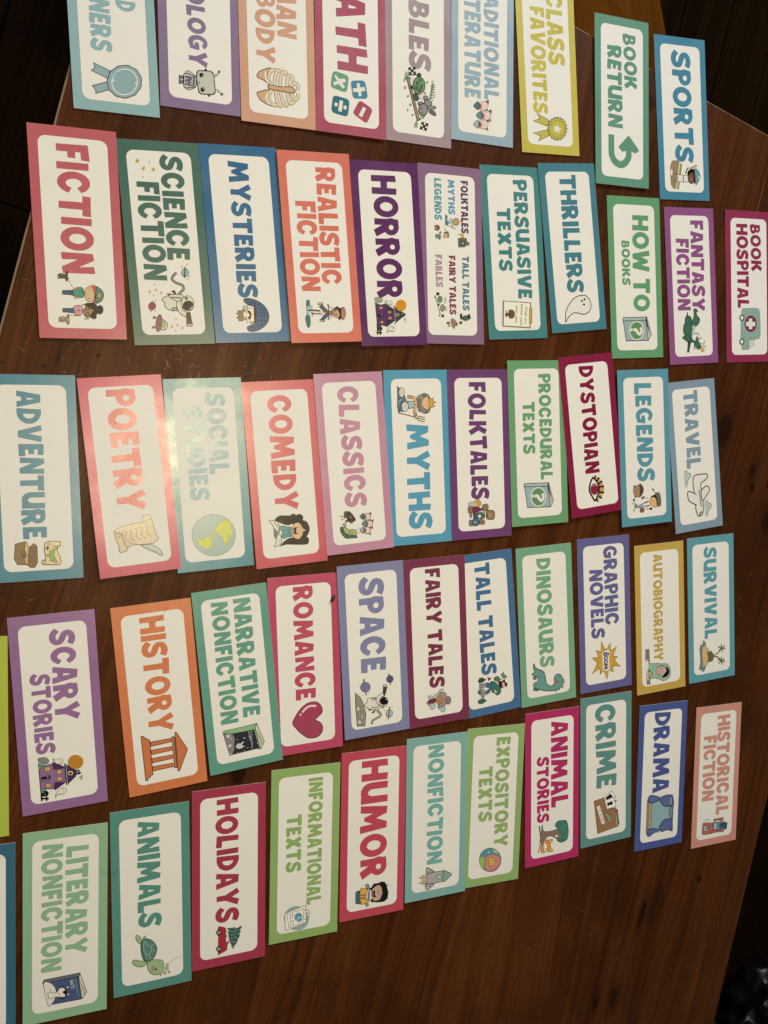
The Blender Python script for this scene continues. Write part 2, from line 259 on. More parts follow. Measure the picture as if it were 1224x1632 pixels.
# ---------------------------------------------------------------- the cards
FONT={"A":[90,[[59.5,-0.0,88.3,-0.2,89.7,1.0,66.0,96.3,64.7,97.2,25.0,99.8,23.7,98.7,21.3,89.2,0.4,2.3,30.3,0.3,31.2,1.7,34.3,19.5,53.7,19.8,55.2,18.7,58.7,1.3],[40.0,42.9,39.2,44.3,42.9,67.0,44.0,67.8,47.3,67.7,48.4,65.3,51.7,43.6,50.3,42.8]]],"B":[77.0,[[0.7,-0.0,38.3,-0.2,49.0,1.6,54.7,3.3,62.7,7.3,68.8,12.0,72.7,16.6,76.4,25.3,76.8,31.3,76.1,36.0,73.0,42.8,69.7,47.1,60.3,54.7,65.1,62.7,66.8,69.3,66.4,77.0,63.0,85.2,57.8,91.3,52.7,95.0,47.7,97.4,39.3,99.7,3.3,99.8,2.1,99.3,0.8,46.0,-3.4,38.0,-4.9,30.0,-3.4,22.0,0.1,15.0,0.1,1.0],[33.7,22.3,29.0,23.9,25.9,26.3,24.2,29.7,24.5,33.3,26.6,36.3,30.3,38.7,34.7,39.8,40.2,39.7,44.3,38.4,48.1,35.7,49.8,32.3,49.5,28.7,47.4,25.7,43.7,23.3,39.7,22.2],[33.7,63.3,30.3,64.8,28.0,67.3,27.2,69.7,27.3,73.0,29.3,76.3,31.3,77.7,34.0,78.8,38.3,78.7,41.3,77.3,43.7,75.0,44.7,72.7,44.7,69.0,42.7,65.7,40.3,64.0,37.3,63.2]]],"C":[92.0,[[42.2,-1.7,52.7,-1.5,59.3,0.3,66.7,3.6,72.7,7.6,79.0,13.9,83.3,19.6,86.7,26.0,88.5,31.0,87.0,32.4,67.7,41.9,66.8,41.3,64.7,36.0,62.3,32.3,60.0,29.7,55.7,26.6,52.0,25.3,49.0,25.1,46.0,25.3,41.7,27.0,38.0,29.7,35.3,32.7,32.9,36.7,30.9,42.3,30.2,46.7,30.2,53.7,31.3,59.0,33.3,64.0,35.9,68.0,39.6,71.7,43.3,73.8,47.3,74.8,53.0,74.4,58.7,71.4,63.0,66.8,67.0,59.2,76.3,64.0,87.6,71.0,83.7,79.7,78.8,86.3,70.7,93.7,60.3,99.4,52.7,101.4,39.0,101.4,31.7,99.4,25.3,96.4,18.7,91.8,13.2,86.3,8.6,80.3,5.9,75.3,2.2,65.7,0.2,53.3,0.6,41.3,2.3,33.7,4.9,26.7,8.6,19.7,12.6,14.3,19.3,7.6,24.7,4.0,31.7,0.6]]],"D":[84.0,[[0.8,-0.0,28.7,-0.1,44.7,3.8,54.0,7.6,61.3,11.8,68.7,17.5,74.3,23.6,79.0,30.7,82.2,38.3,83.8,46.0,83.8,54.3,81.4,64.0,78.0,71.0,74.1,76.7,67.2,83.7,56.3,91.1,48.7,94.7,40.0,97.5,28.7,99.8,5.3,99.8,4.1,99.3,0.2,7.0,0.2,1.0],[30.7,26.2,29.8,27.7,29.9,73.0,32.3,73.8,38.0,72.7,42.0,71.0,47.3,67.2,52.0,61.3,54.4,55.0,54.8,47.0,53.0,40.7,49.5,35.0,42.7,29.3,36.7,26.9]]],"E":[68,[[43.5,-0.7,65.8,-0.7,67.8,23.7,67.3,24.7,65.7,25.2,32.3,25.5,31.1,26.0,30.8,32.7,31.2,37.3,31.9,38.3,55.7,38.1,56.7,38.7,56.8,39.7,56.6,60.3,55.0,61.2,32.5,61.7,31.8,63.0,32.2,74.0,33.3,74.9,61.3,74.2,62.1,75.3,62.7,82.2,63.8,95.7,63.7,97.4,62.7,98.1,9.7,100.8,5.4,100.7,2.9,98.7,0.3,0.3,1.7,-0.2]]],"F":[68,[[2.5,-0.0,30.3,-0.2,31.5,0.3,32.0,32.8,33.3,33.5,55.7,33.3,57.8,55.3,57.7,57.1,56.7,57.8,32.3,58.1,31.8,59.3,32.0,73.8,33.3,74.5,64.0,74.9,65.0,75.7,65.5,80.0,67.8,100.3,67.0,101.7,4.0,100.2,0.3,99.4,1.8,1.3]]],"G":[94,[[42.2,-1.7,53.0,-1.4,60.3,0.6,68.0,4.1,85.8,6.3,93.7,52.7,91.2,56.3,90.0,56.8,66.3,56.8,45.6,53.0,44.8,51.3,45.1,33.3,46.3,32.8,63.0,32.7,63.8,31.7,63.8,26.0,62.3,24.8,40.5,25.0,39.5,29.3,35.0,33.3,30.6,40.3,28.6,46.7,28.1,53.0,29.0,61.0,31.9,68.3,36.0,73.8,41.0,77.2,45.7,78.8,52.0,78.4,57.7,75.7,64.0,69.9,81.8,81.0,81.8,82.3,79.0,86.1,73.3,91.8,66.7,96.4,60.3,99.4,53.0,101.4,48.0,101.8,39.0,101.4,31.7,99.4,24.7,96.0,18.7,91.8,13.2,86.3,8.6,80.3,5.9,75.3,1.6,63.3,0.1,50.0,0.6,41.7,2.4,33.3,6.3,24.0,12.7,14.3,19.0,7.9,25.3,3.6,32.7,0.3]]],"H":[90,[[2.5,-0.0,29.3,-0.2,30.5,0.3,30.5,35.3,31.7,36.7,54.3,36.5,58.5,35.7,58.1,1.3,58.7,0.0,87.3,-0.2,88.6,0.3,89.2,2.7,89.8,96.7,89.1,98.0,86.7,98.2,63.7,99.8,60.1,99.3,59.5,68.3,59.1,63.3,57.7,62.5,34.0,63.2,30.8,64.0,30.2,67.0,30.2,97.7,29.3,99.6,0.4,97.7,1.8,1.3]]],"I":[31,[[1.5,-0.0,29.3,-0.2,30.7,0.7,30.2,96.3,29.0,99.0,1.7,99.8,0.1,99.0,0.8,1.3]]],"J":[60,[[29.8,-0.0,39.7,1.5,48.0,5.6,54.4,11.7,59.8,21.3,59.7,99.0,58.3,99.8,30.5,99.7,29.8,98.3,29.7,28.5,28.3,27.8,1.7,27.8,0.5,27.3,0.2,26.3,0.6,22.3,2.3,17.3,4.7,13.0,8.5,8.3,13.9,4.3,18.0,2.3,25.3,0.3]]],"K":[94,[[63.7,-3.3,65.0,-3.4,68.3,-1.7,93.4,12.0,93.0,13.3,63.8,54.0,89.0,88.7,89.3,90.0,59.3,103.4,58.0,103.5,31.7,60.3,31.0,60.1,30.5,61.0,30.8,72.3,30.8,98.3,30.3,99.5,3.3,99.8,2.0,99.1,0.3,0.3,1.7,-0.2,28.3,-0.2,29.7,0.4,30.2,2.7,30.2,33.3,30.6,40.3,31.7,41.2,35.1,39.3]]],"L":[68,[[53.2,-1.7,62.7,-1.9,63.9,-1.3,67.7,23.3,66.3,24.2,31.1,26.0,32.8,98.0,31.3,99.2,16.7,99.5,5.3,99.8,3.9,98.7,0.2,0.7,1.7,-0.2]]],"M":[120,[[88.3,-0.7,118.3,-0.2,119.8,1.0,105.7,98.7,85.3,99.8,78.0,99.4,60.0,59.2,58.6,61.0,41.7,97.9,12.7,99.7,11.9,98.7,10.5,87.3,0.4,0.3,1.7,-0.2,30.3,-0.2,31.8,0.3,38.0,44.1,39.2,43.3,52.0,14.3,53.3,13.8,66.3,13.8,68.4,15.0,81.2,42.3,82.7,44.2,83.4,42.3]]],"N":[90,[[60.1,-1.7,86.7,-0.1,88.1,1.0,89.7,99.0,89.0,99.7,86.3,99.8,61.7,98.2,60.3,97.5,62.8,54.0,62.3,51.9,34.4,98.7,32.3,100.8,6.3,98.2,5.0,97.3,0.2,1.0,1.3,0.2,9.3,0.2,30.5,1.3,30.2,45.7,30.7,47.9,32.7,45.3]]],"O":[100.0,[[45.8,-1.7,57.3,-1.4,65.7,0.7,73.7,4.3,79.3,8.0,84.8,12.7,90.3,19.3,95.0,27.6,97.8,35.0,99.8,46.7,99.4,57.7,97.4,66.3,94.7,73.0,91.4,79.0,85.7,86.4,79.3,92.0,71.7,96.7,65.3,99.5,54.0,101.6,42.7,101.4,34.3,99.3,26.3,95.7,20.7,92.0,15.2,87.3,9.7,80.7,5.3,73.0,2.2,65.0,0.2,53.7,0.6,42.0,2.7,33.3,5.3,26.6,9.0,20.3,14.2,13.7,20.7,7.9,27.4,3.7,35.3,0.3],[46.7,25.3,39.3,28.6,33.3,35.3,30.0,43.3,29.2,47.7,29.2,55.0,31.9,64.0,34.6,68.7,37.6,72.0,41.0,74.4,45.7,76.4,53.1,76.7,60.0,73.8,66.7,66.7,70.1,58.3,70.8,54.3,70.8,47.0,68.1,38.0,65.4,33.3,62.4,30.0,59.0,27.6,54.0,25.5]]],"P":[76.0,[[2.5,-0.0,31.3,0.1,31.8,1.3,31.7,32.7,43.3,33.6,54.7,36.9,60.0,39.8,65.3,43.9,71.7,51.7,75.4,61.3,75.8,65.0,75.4,72.7,74.0,77.3,71.4,82.7,68.3,86.8,62.0,92.7,53.0,97.7,48.0,99.4,40.0,100.8,32.3,100.8,25.3,99.8,11.3,99.8,8.7,98.5,0.4,97.7,0.1,82.7,-3.1,73.7,-3.9,67.0,-2.8,59.0,0.6,51.0,1.1,47.7,1.8,1.3],[36.0,57.3,31.7,59.0,27.9,62.3,26.2,66.0,26.3,70.3,27.9,73.7,32.0,77.2,36.7,78.8,41.8,78.7,46.3,77.0,50.0,73.7,51.8,69.7,51.5,65.0,49.8,62.0,45.3,58.4,41.7,57.2]]],"R":[86,[[54.3,-3.7,83.3,7.0,85.4,8.3,62.8,42.3,72.0,52.3,75.2,58.3,76.4,62.7,76.8,69.7,74.7,78.7,72.5,83.0,66.3,90.1,60.0,94.7,53.7,97.7,48.3,99.4,39.7,100.8,32.0,100.8,25.0,99.8,11.7,99.8,8.7,98.5,1.3,98.2,0.0,97.4,-0.2,84.0,-3.2,77.7,-4.8,71.0,-4.4,62.3,-0.2,51.7,0.0,0.5,1.3,-0.2,29.3,0.1,29.8,1.3,29.8,28.3,30.3,29.9],[36.0,59.3,31.3,61.3,28.7,64.0,27.2,67.3,27.4,71.3,29.0,74.4,32.7,77.4,36.7,78.8,41.8,78.7,46.0,77.0,49.0,74.3,50.7,71.0,50.6,66.7,49.0,63.6,45.3,60.6,41.3,59.2]]],"S":[83.36803749795628,[[33.2,-2.3,43.7,-2.5,51.3,-1.4,59.7,1.3,65.4,4.7,70.3,8.9,76.7,17.7,79.1,24.0,79.8,32.0,78.8,38.3,76.4,44.7,72.0,51.0,69.0,53.8,60.0,59.0,34.5,68.7,31.7,70.9,31.4,72.3,34.0,74.1,38.0,75.4,44.0,76.5,49.0,76.5,60.7,73.8,68.7,69.2,82.8,91.0,81.4,92.7,74.0,97.4,63.7,101.1,50.0,103.5,43.0,103.5,36.0,102.5,27.3,100.4,19.7,97.1,14.9,94.0,10.6,89.7,6.7,83.5,4.3,77.0,3.5,72.0,4.2,65.0,6.6,59.3,9.0,55.6,13.2,51.0,18.3,46.9,24.3,43.6,50.3,33.8,52.3,32.2,52.5,29.7,49.7,26.6,45.7,25.0,36.0,24.5,31.0,25.3,23.3,28.6,11.3,39.3,7.8,36.3,-6.8,20.3,-6.2,19.0,1.7,11.5,10.7,4.6,20.7,0.2]]],"T":[86,[[28.5,-0.0,56.3,-0.2,57.5,0.3,57.9,72.7,59.3,73.5,83.0,73.1,84.1,74.0,85.8,96.7,85.3,99.6,83.0,100.2,57.3,100.2,3.3,100.8,1.9,100.0,0.4,75.3,1.7,74.8,25.0,74.5,26.4,73.7,27.8,1.3]]],"U":[90,[[41.8,-1.0,49.3,-0.4,57.0,1.7,59.7,-0.2,88.3,-0.2,89.8,1.0,89.8,98.3,89.3,99.5,61.3,99.8,60.0,99.1,58.8,42.3,57.4,37.0,55.2,32.7,51.4,28.7,48.3,26.8,42.7,26.1,37.7,27.8,32.7,32.9,29.9,39.3,29.2,44.3,29.8,66.0,29.5,98.7,8.0,99.8,1.0,99.8,-0.1,98.7,-0.2,39.0,1.0,31.3,3.3,24.0,9.2,14.3,12.3,10.9,18.7,5.9,29.3,0.9]]],"V":[94,[[30.5,-0.0,62.7,-0.2,64.0,0.5,65.1,3.3,93.6,95.3,91.7,96.4,62.3,100.6,50.1,60.0,46.7,48.3,46.0,47.7,45.3,48.3,29.7,101.6,2.3,97.4,0.4,96.3,28.5,4.7]]],"W":[126,[[22.5,-0.0,48.3,-0.2,49.9,0.3,64.0,37.3,65.0,38.5,78.0,0.3,79.3,-0.2,105.7,0.2,125.7,97.3,125.0,98.1,122.3,98.4,98.3,100.6,89.8,66.3,86.7,53.0,85.7,52.0,74.0,89.3,72.7,89.8,56.7,89.8,55.3,88.3,41.0,52.7,40.0,51.7,29.9,100.3,28.0,100.8,0.7,96.9,0.6,94.0,21.3,3.0]]],"X":[92,[[62.3,-3.7,90.3,7.3,91.4,8.3,64.5,49.3,89.4,89.7,88.0,90.7,60.3,100.6,58.9,99.3,46.0,79.3,45.0,78.7,29.7,100.9,28.7,101.6,27.4,101.3,1.7,90.7,0.6,89.7,26.4,49.3,0.8,9.3,0.6,8.0,29.7,-3.6,31.7,-1.3,44.9,19.3,46.0,19.8,60.8,-2.3]]],"Y":[96,[[32.5,-0.0,60.3,-0.2,61.7,0.3,63.0,40.0,95.3,91.0,95.3,92.0,94.3,92.6,66.3,102.6,65.3,101.7,52.8,78.7,47.7,69.3,46.3,69.3,29.1,102.0,27.7,103.5,1.7,92.7,0.6,91.7,31.7,40.3,31.8,1.3]]]}
CARDS=[
["light blue bordered card with a scalloped rosette, in the corner by the dark floor",0.05547,0.43697,0.0327,0,9549758,[["AWARD",-567,36,45,32,194,9549758],["WINNERS",-429,450,-205,-222,199,9549758]],[["ribbon_picture",[["f",9548218,[565,-199,620,-50,652,-57,696,-76,641,-225,612,-190],0,6.8,2630428],["f",9548218,[783,-224,728,-78,754,-53,798,-53,854,-196,820,-193],0,6.8,2630428],["f",9548218,[697,242,710,243,724,242,738,238,752,232,764,223,776,212,788,203,801,196,813,186,823,175,832,161,838,147,843,133,851,120,858,106,863,92,866,78,866,63,863,49,861,36,862,22,861,8,857,-5,850,-17,842,-26,832,-34,825,-45,817,-56,808,-64,797,-70,784,-74,770,-75,757,-76,745,-81,732,-83,719,-83,705,-80,691,-75,678,-67,665,-63,651,-58,638,-52,626,-43,615,-32,606,-19,597,-7,586,4,576,15,568,28,562,43,559,57,558,72,554,86,550,100,548,115,548,129,551,142,557,154,564,166,566,179,571,192,577,203,586,212,597,219,610,224,620,231,630,239,642,245,655,248,669,248,683,246],0,7.4,2630428],["e",15198179,710,84,28,117,127,-51],["e",9548218,710,84,26,108,117,-47],["e",15198179,711,-22,-1,10,10,-1],["e",15198179,711,191,-1,10,10,-1],["s",10207177,4.9,[683,-29,646,-8,616,32],1],["s",10207177,4.9,[644,157,684,190],1]]]]],
["dull purple bordered card printed with a grey robot under the letters OLOGY",0.14014,0.45104,0.0089,0,8943001,[["TECHNOLOGY",-911,580,-139,-107,183,8943001]],[["robot_picture",[["f",8090998,[693,-215,696,-174,767,-176,776,-217],0,6.0,2630428],["s",15198179,7.3,[734,-203,730,-177],0],["f",12962499,[660,-147,640,-137,638,-108,677,-48,688,-53,666,-109],1,6.0,2630428],["f",12962499,[808,-144,823,-129,813,-92,787,-56],1,6.0,2630428],["f",12962499,[675,-168,662,-145,680,-53,691,-40,773,-45,790,-61,810,-159,792,-171],0,8.4,2630428],["f",7759999,[692,-130,689,-58,778,-63,780,-128],0,4.8,2630428],["s",15198179,6.2,[698,-87,717,-77,741,-103,742,-75,761,-101,768,-81],0],["e",7759999,699,-145,-2,11,11,0,3.0,2630428],["e",7759999,735,-146,-2,11,11,0,3.0,2630428],["e",7759999,770,-147,-2,11,11,0,3.0,2630428],["f",12962499,[635,-36,618,-20,605,105,615,126,638,136,795,148,819,142,835,121,846,5,830,-20,770,-29,701,-40],0,9.6,2630428],["f",2630428,[611,37,577,55,605,71],0],["f",2630428,[842,68,838,97,871,84],0],["e",591623,659,10,-3,22,23,-1],["e",591623,800,19,-3,22,23,-1],["e",15198179,664,18,-1,5,5,0],["e",15198179,792,27,-1,5,5,0],["s",2630428,4.7,[723,-18,737,-10,751,-18],1],["s",2630428,4.2,[638,138,650,162,625,157,632,181,611,179,599,192],1],["e",7759999,597,192,-2,15,14,0],["s",2630428,4.2,[787,148,775,175,802,169,788,195,807,190,811,211],1],["e",7759999,817,215,-2,16,15,0],["e",2630428,645,-21,-1,5,5,0],["e",2630428,621,115,-1,5,5,0],["e",2630428,828,-10,-1,5,5,0],["e",2630428,813,132,-1,5,5,0]]]]],
["peach bordered card printed with a rib cage beside the word BODY",0.2214,0.44818,0.017,1,13607304,[["HUMAN",-783,106,-2,-2,219,13607304],["BODY",-303,394,-222,-235,209,13607304]],[["ribcage_picture",[["f",13741192,[552,-229,512,-218,478,-179,442,-95,456,-68,494,-113,557,-121,607,-100,574,-165],1,7.6,2630428],["f",13741192,[722,-234,701,-218,659,-101,661,-79,719,-120,781,-116,823,-78,815,-133,778,-204],1,7.6,2630428],["s",8089434,40.5,[599,-83,561,-107,508,-103,461,-68,453,-13],1],["s",14865850,29.6,[599,-83,561,-107,508,-103,461,-68,453,-13],1],["s",8089434,40.5,[604,-42,545,-37,475,-19,452,10,468,26],1],["s",14865850,29.6,[604,-42,545,-37,475,-19,452,10,468,26],1],["s",8089434,40.5,[611,17,536,24,473,48,461,76,489,95],1],["s",14865850,29.6,[611,17,536,24,473,48,461,76,489,95],1],["s",8089434,40.5,[601,90,536,97,492,115,497,149,539,156],1],["s",14865850,29.6,[601,90,536,97,492,115,497,149,539,156],1],["s",8089434,40.5,[605,135,571,152,558,187,578,211,629,210],1],["s",14865850,29.6,[605,135,571,152,558,187,578,211,629,210],1],["s",8089434,40.5,[660,-74,706,-103,769,-104,811,-67,810,-17],1],["s",14865850,29.6,[660,-74,706,-103,769,-104,811,-67,810,-17],1],["s",8089434,40.5,[655,-32,732,-26,788,-10,814,11,798,31],1],["s",14865850,29.6,[655,-32,732,-26,788,-10,814,11,798,31],1],["s",8089434,40.5,[663,21,740,36,784,57,800,79,774,96],1],["s",14865850,29.6,[663,21,740,36,784,57,800,79,774,96],1],["s",8089434,40.5,[663,94,731,103,770,125,761,153,733,165],1],["s",14865850,29.6,[663,94,731,103,770,125,761,153,733,165],1],["s",8089434,40.5,[662,144,708,154,725,182,700,208,657,212],1],["s",14865850,29.6,[662,144,708,154,725,182,700,208,657,212],1],["s",15460048,24.1,[486,-132,524,-139,569,-126,597,-105],1],["s",15460048,24.1,[697,-113,748,-137,787,-121,815,-95],1],["s",2630428,4.9,[483,-107,521,-120,566,-110,595,-88],1],["s",2630428,4.9,[696,-102,745,-120,785,-108,803,-83],1],["f",13741192,[627,-117,613,-89,613,-50,619,-6,611,73,604,140,640,184,666,133,661,71,660,4,657,-85],1,7.6,2630428]]]]],
["raspberry bordered card with four maths sign tiles, in the top row of cards",0.30346,0.44908,0.0116,2,11031145,[["MATH",-837,342,-187,-160,348,11031145]],[["plus_tile",[["f",4622759,[474,-6,453,-4,439,8,431,31,418,118,419,141,429,158,449,166,564,187,585,186,600,174,607,151,620,58,619,34,609,18,589,10],0],["f",15198179,[457,60,450,95,494,101,481,153,522,161,536,110,583,117,591,82,544,76,555,20,518,14,505,67],0]]],["times_tile",[["f",7118726,[403,-219,380,-210,368,-192,367,-166,383,-70,392,-46,410,-33,435,-32,533,-48,556,-57,568,-74,568,-99,548,-202,539,-225,521,-237,496,-237],0],["f",15198179,[399,-185,440,-139,428,-76,456,-62,481,-107,514,-72,537,-102,493,-148,519,-199,486,-213,465,-162,424,-194],0]]],["divide_tile",[["f",2518911,[662,-221,639,-213,625,-195,623,-170,635,-69,642,-44,659,-31,684,-29,787,-41,810,-49,823,-67,824,-92,809,-195,801,-219,784,-233,759,-234],0],["f",15198179,[662,-139,667,-98,783,-117,781,-159],0],["e",15198179,715,-181,-3,19,22,0],["e",15198179,732,-78,-3,20,22,0]]],["minus_tile",[["f",11226983,[663,73,644,88,638,106,644,127,690,216,704,233,723,238,746,232,835,192,854,179,860,161,854,141,798,41,784,25,765,20,743,28],0],["f",15198179,[691,135,711,168,811,118,792,79],0]]]]],
["mauve grey bordered card printed with a tortoise and hare race",0.38467,0.45109,0.0104,0,10588312,[["FABLES",-935,207,-127,-113,255,10588312]],[["race_picture",[["f",591623,[196,-127,175,-39,257,-30,278,-118],0],["f",15198179,[226,-120,220,-98,241,-96,246,-118],0],["f",15198179,[191,-93,186,-72,207,-69,212,-91],0],["f",15198179,[246,-88,241,-66,261,-64,267,-85],0],["f",15198179,[211,-61,206,-39,227,-37,232,-59],0],["f",591623,[763,37,775,123,860,94,848,8],0],["f",15198179,[795,30,798,51,820,44,817,22],0],["f",15198179,[771,68,774,89,796,82,793,61],0],["f",15198179,[828,49,831,70,852,62,849,41],0],["f",15198179,[803,87,806,108,828,101,825,79],0],["s",2630428,8.5,[281,-134,260,-17],0],["e",14669784,321,-68,17,29,24,-20],["s",10206359,20.6,[354,-178,278,-156,244,-149],1],["s",2375725,6.1,[354,-178,278,-156,244,-149],1],["s",10206359,20.6,[336,-169,292,-137,251,-124],1],["s",2375725,6.1,[336,-169,292,-137,251,-124],1],["s",10206359,20.6,[840,-53,793,-40,762,-20],1],["s",2375725,6.1,[840,-53,793,-40,762,-20],1],["s",10206359,20.6,[837,-27,796,-21,775,-33],1],["s",2375725,6.1,[837,-27,796,-21,775,-33],1],["s",10206359,20.6,[752,11,710,31],1],["s",2375725,6.1,[752,11,710,31],1],["s",10206359,20.6,[731,44,700,69],1],["s",2375725,6.1,[731,44,700,69],1],["f",10192491,[316,-147,298,-121,747,8,762,-20],0,8.4,2630428],["e",2375725,407,-88,-3,22,22,0],["e",3494986,506,-35,-16,29,35,20,7.0,2630428],["e",2375725,262,5,-4,29,28,0],["e",7116395,374,5,-11,75,95,-1,9.7,2630428],["e",4024390,349,-14,3,18,17,-7,4.2,2630428],["e",4024390,313,21,3,17,12,-5,4.2,2630428],["e",4024390,401,-27,3,18,22,-9,4.2,2630428],["e",4024390,387,33,2,13,34,-13,4.2,2630428],["e",4024390,433,7,3,18,14,-6,4.2,2630428],["e",14669790,483,45,10,28,37,-23],["s",10189653,8.5,[303,162,296,187],0],["s",10189653,8.5,[325,165,326,194],0],["s",8102273,24.2,[498,141,445,154,398,167,352,174,324,174],1],["s",2375725,6.1,[364,148,339,206],0],["s",2375725,6.1,[387,148,361,206],0],["s",2375725,6.1,[409,148,384,206],0],["s",2375725,6.1,[437,148,412,206],0],["s",2375725,6.1,[466,148,440,206],0],["s",2375725,6.1,[491,148,466,206],0],["e",9539984,497,87,-4,29,23,0,8.4,2630428],["e",9539984,552,115,-7,48,42,0,9.7,2630428],["e",15198179,513,154,-2,17,16,0,5.6,2630428],["f",9539984,[604,108,582,121,574,199,586,215,604,186,616,121],1,8.4,2630428],["f",7433065,[635,127,627,186,663,214,674,198,655,147],1,8.4,2630428],["e",9539984,566,19,-9,31,15,3,8.4,2630428],["e",9539984,631,54,-8,55,67,0,9.7,2630428],["e",591623,623,28,-1,9,8,0],["e",591623,669,38,-1,9,8,0],["e",15198179,418,-166,-2,13,11,0,6.3,2630428],["e",15198179,508,-132,-1,9,8,0,6.3,2630428],["e",15198179,597,-102,-1,10,9,0,6.3,2630428],["e",15198179,660,-137,-1,6,6,0,6.3,2630428],["e",15198179,705,-77,-1,8,7,0,6.3,2630428],["e",15198179,320,107,-1,9,8,0,6.3,2630428],["e",15198179,446,77,-1,10,9,0,6.3,2630428],["e",15198179,307,-106,-1,5,4,0,6.3,2630428]]]]],
["pale blue bordered card printed with three pigs beside the word LITERATURE",0.46665,0.46278,0.0058,0,9941699,[["TRADITIONAL",-963,510,5,18,199,9941699],["LITERATURE",-762,523,-242,-235,208,9941699]],[["pigs_picture",[["f",7428696,[544,16,510,81,560,77,561,45],0,3.1,2630428],["f",9532779,[634,20,654,78,611,61],0,3.1,2630428],["e",15323851,590,12,-9,61,54,0,3.9,2630428],["f",4619132,[606,-121,563,-85,554,-49,637,-49,636,-85],1,3.9,2630428],["e",10902123,600,-33,-3,20,28,0,2.6,2630428],["s",4606293,13.7,[558,-51,638,-51],0],["e",591623,554,-4,-1,5,4,0],["e",591623,633,-4,-1,5,4,0],["f",7428696,[753,17,720,82,769,78,770,46],0,3.1,2630428],["f",9532779,[844,21,864,79,821,62],0,3.1,2630428],["e",15323851,799,13,-8,61,54,0,3.9,2630428],["f",10205622,[814,-121,771,-85,762,-48,846,-48,844,-84],1,3.9,2630428],["e",10902123,809,-32,-3,20,28,0,2.6,2630428],["s",4606293,13.7,[766,-50,846,-50],0],["e",591623,763,-3,-1,5,4,0],["e",591623,842,-3,-1,5,4,0],["f",7428696,[647,53,613,118,663,115,664,82],0,3.1,2630428],["f",9532779,[737,58,757,115,714,99],0,3.1,2630428],["e",15323851,693,49,-9,61,54,0,3.9,2630428],["f",5674645,[708,-85,665,-48,656,-12,740,-12,738,-48],1,3.9,2630428],["e",10902123,703,4,-3,20,28,0,2.6,2630428],["s",4606293,13.7,[660,-14,740,-14],0],["e",591623,657,33,-1,5,4,0],["e",591623,735,33,-1,5,4,0]]]]],
["mustard yellow bordered card lettered FAVORITES beside a star rosette",0.55473,0.46273,0.0681,0,12958805,[["CLASS",-852,-25,11,16,228,12958805],["FAVORITES",-670,556,-220,-226,202,12958805]],[["rosette_picture",[["f",12827731,[554,-178,624,-8,691,-41,647,-237,612,-141],0,7.4,2630428],["f",12827731,[785,-242,734,-34,794,-11,877,-175,815,-140],0,7.4,2630428],["f",12827731,[701,246,722,224,746,237,759,210,787,215,792,185,820,181,816,152,843,139,831,115,853,94,833,76,849,50,824,40,832,11,804,9,803,-19,775,-12,765,-38,739,-22,722,-42,701,-20,678,-33,664,-6,637,-11,632,18,603,22,607,51,580,63,593,88,570,108,590,127,574,153,599,163,591,192,619,194,620,223,648,215,658,241,684,225],0,7.4,2630428],["e",8814655,712,101,-8,109,103,-5],["e",12827731,712,101,-7,101,98,-5],["f",15198179,[660,113,693,123,714,163,731,130,765,122,744,88,749,53,714,63,684,53,686,91],0]]]]],
["green bordered card lettered BOOK RETURN with a curved arrow",0.66368,0.43697,0.0306,2,6395523,[["BOOK",-829,-174,14,38,192,6395523],["RETURN",-666,315,-229,-210,218,6395523]],[["return_arrow",[["s",6395521,87.8,[404,-169,606,-170,664,-159,721,-122,748,-72,757,-28,740,22,698,66,650,92,559,97],1],["f",6395521,[404,76,396,89,395,101,403,112,545,248,556,254,566,251,576,239,592,209,598,193,597,178,591,165,589,162,581,149,576,132,576,114,577,76,580,58,585,40,592,23,590,28,595,13,595,-2,588,-15,560,-50,550,-58,539,-58,527,-49],0]]]]],
["blue bordered card lettered SPORTS with a child holding a baseball bat",0.75983,0.431,0.0798,0,4622246,[["SPORTS",-843,544,-141,-135,298,4622246]],[["baseball_player_picture",[["f",10126697,[540,-203,523,-179,517,-91,539,-71,698,-105,881,-149,880,-184,830,-225,708,-231,595,-226],0],["f",15066562,[539,-74,547,-60,885,-128,886,-146],0],["f",9473897,[547,-60,568,-31,710,-58,884,-99,881,-131],0],["e",15198179,675,-208,-1,15,41,-2],["f",15198179,[699,-123,701,-52,703,54,783,62,788,-33,785,-127,748,-107],0,6.0,2630428],["s",2630428,10.5,[704,-17,788,-21],0],["s",8092272,23.6,[787,-185,783,-127],0],["s",7035210,15.7,[687,-163,690,-122],0],["s",11509908,26.2,[617,94,569,215],0],["s",2630428,15.7,[680,20,619,52,604,76],1],["e",591623,675,133,-3,84,59,-3],["e",7950149,735,118,-2,57,69,-3,4.8,2630428],["e",10118229,749,112,-1,24,27,-1],["s",591623,18.9,[674,163,797,163],0],["f",7511719,[618,171,621,213,670,253,725,259,776,224,814,186,714,176],1,7.2,2630428],["f",12900050,[708,224,697,258,743,250,744,226],0]]]]],
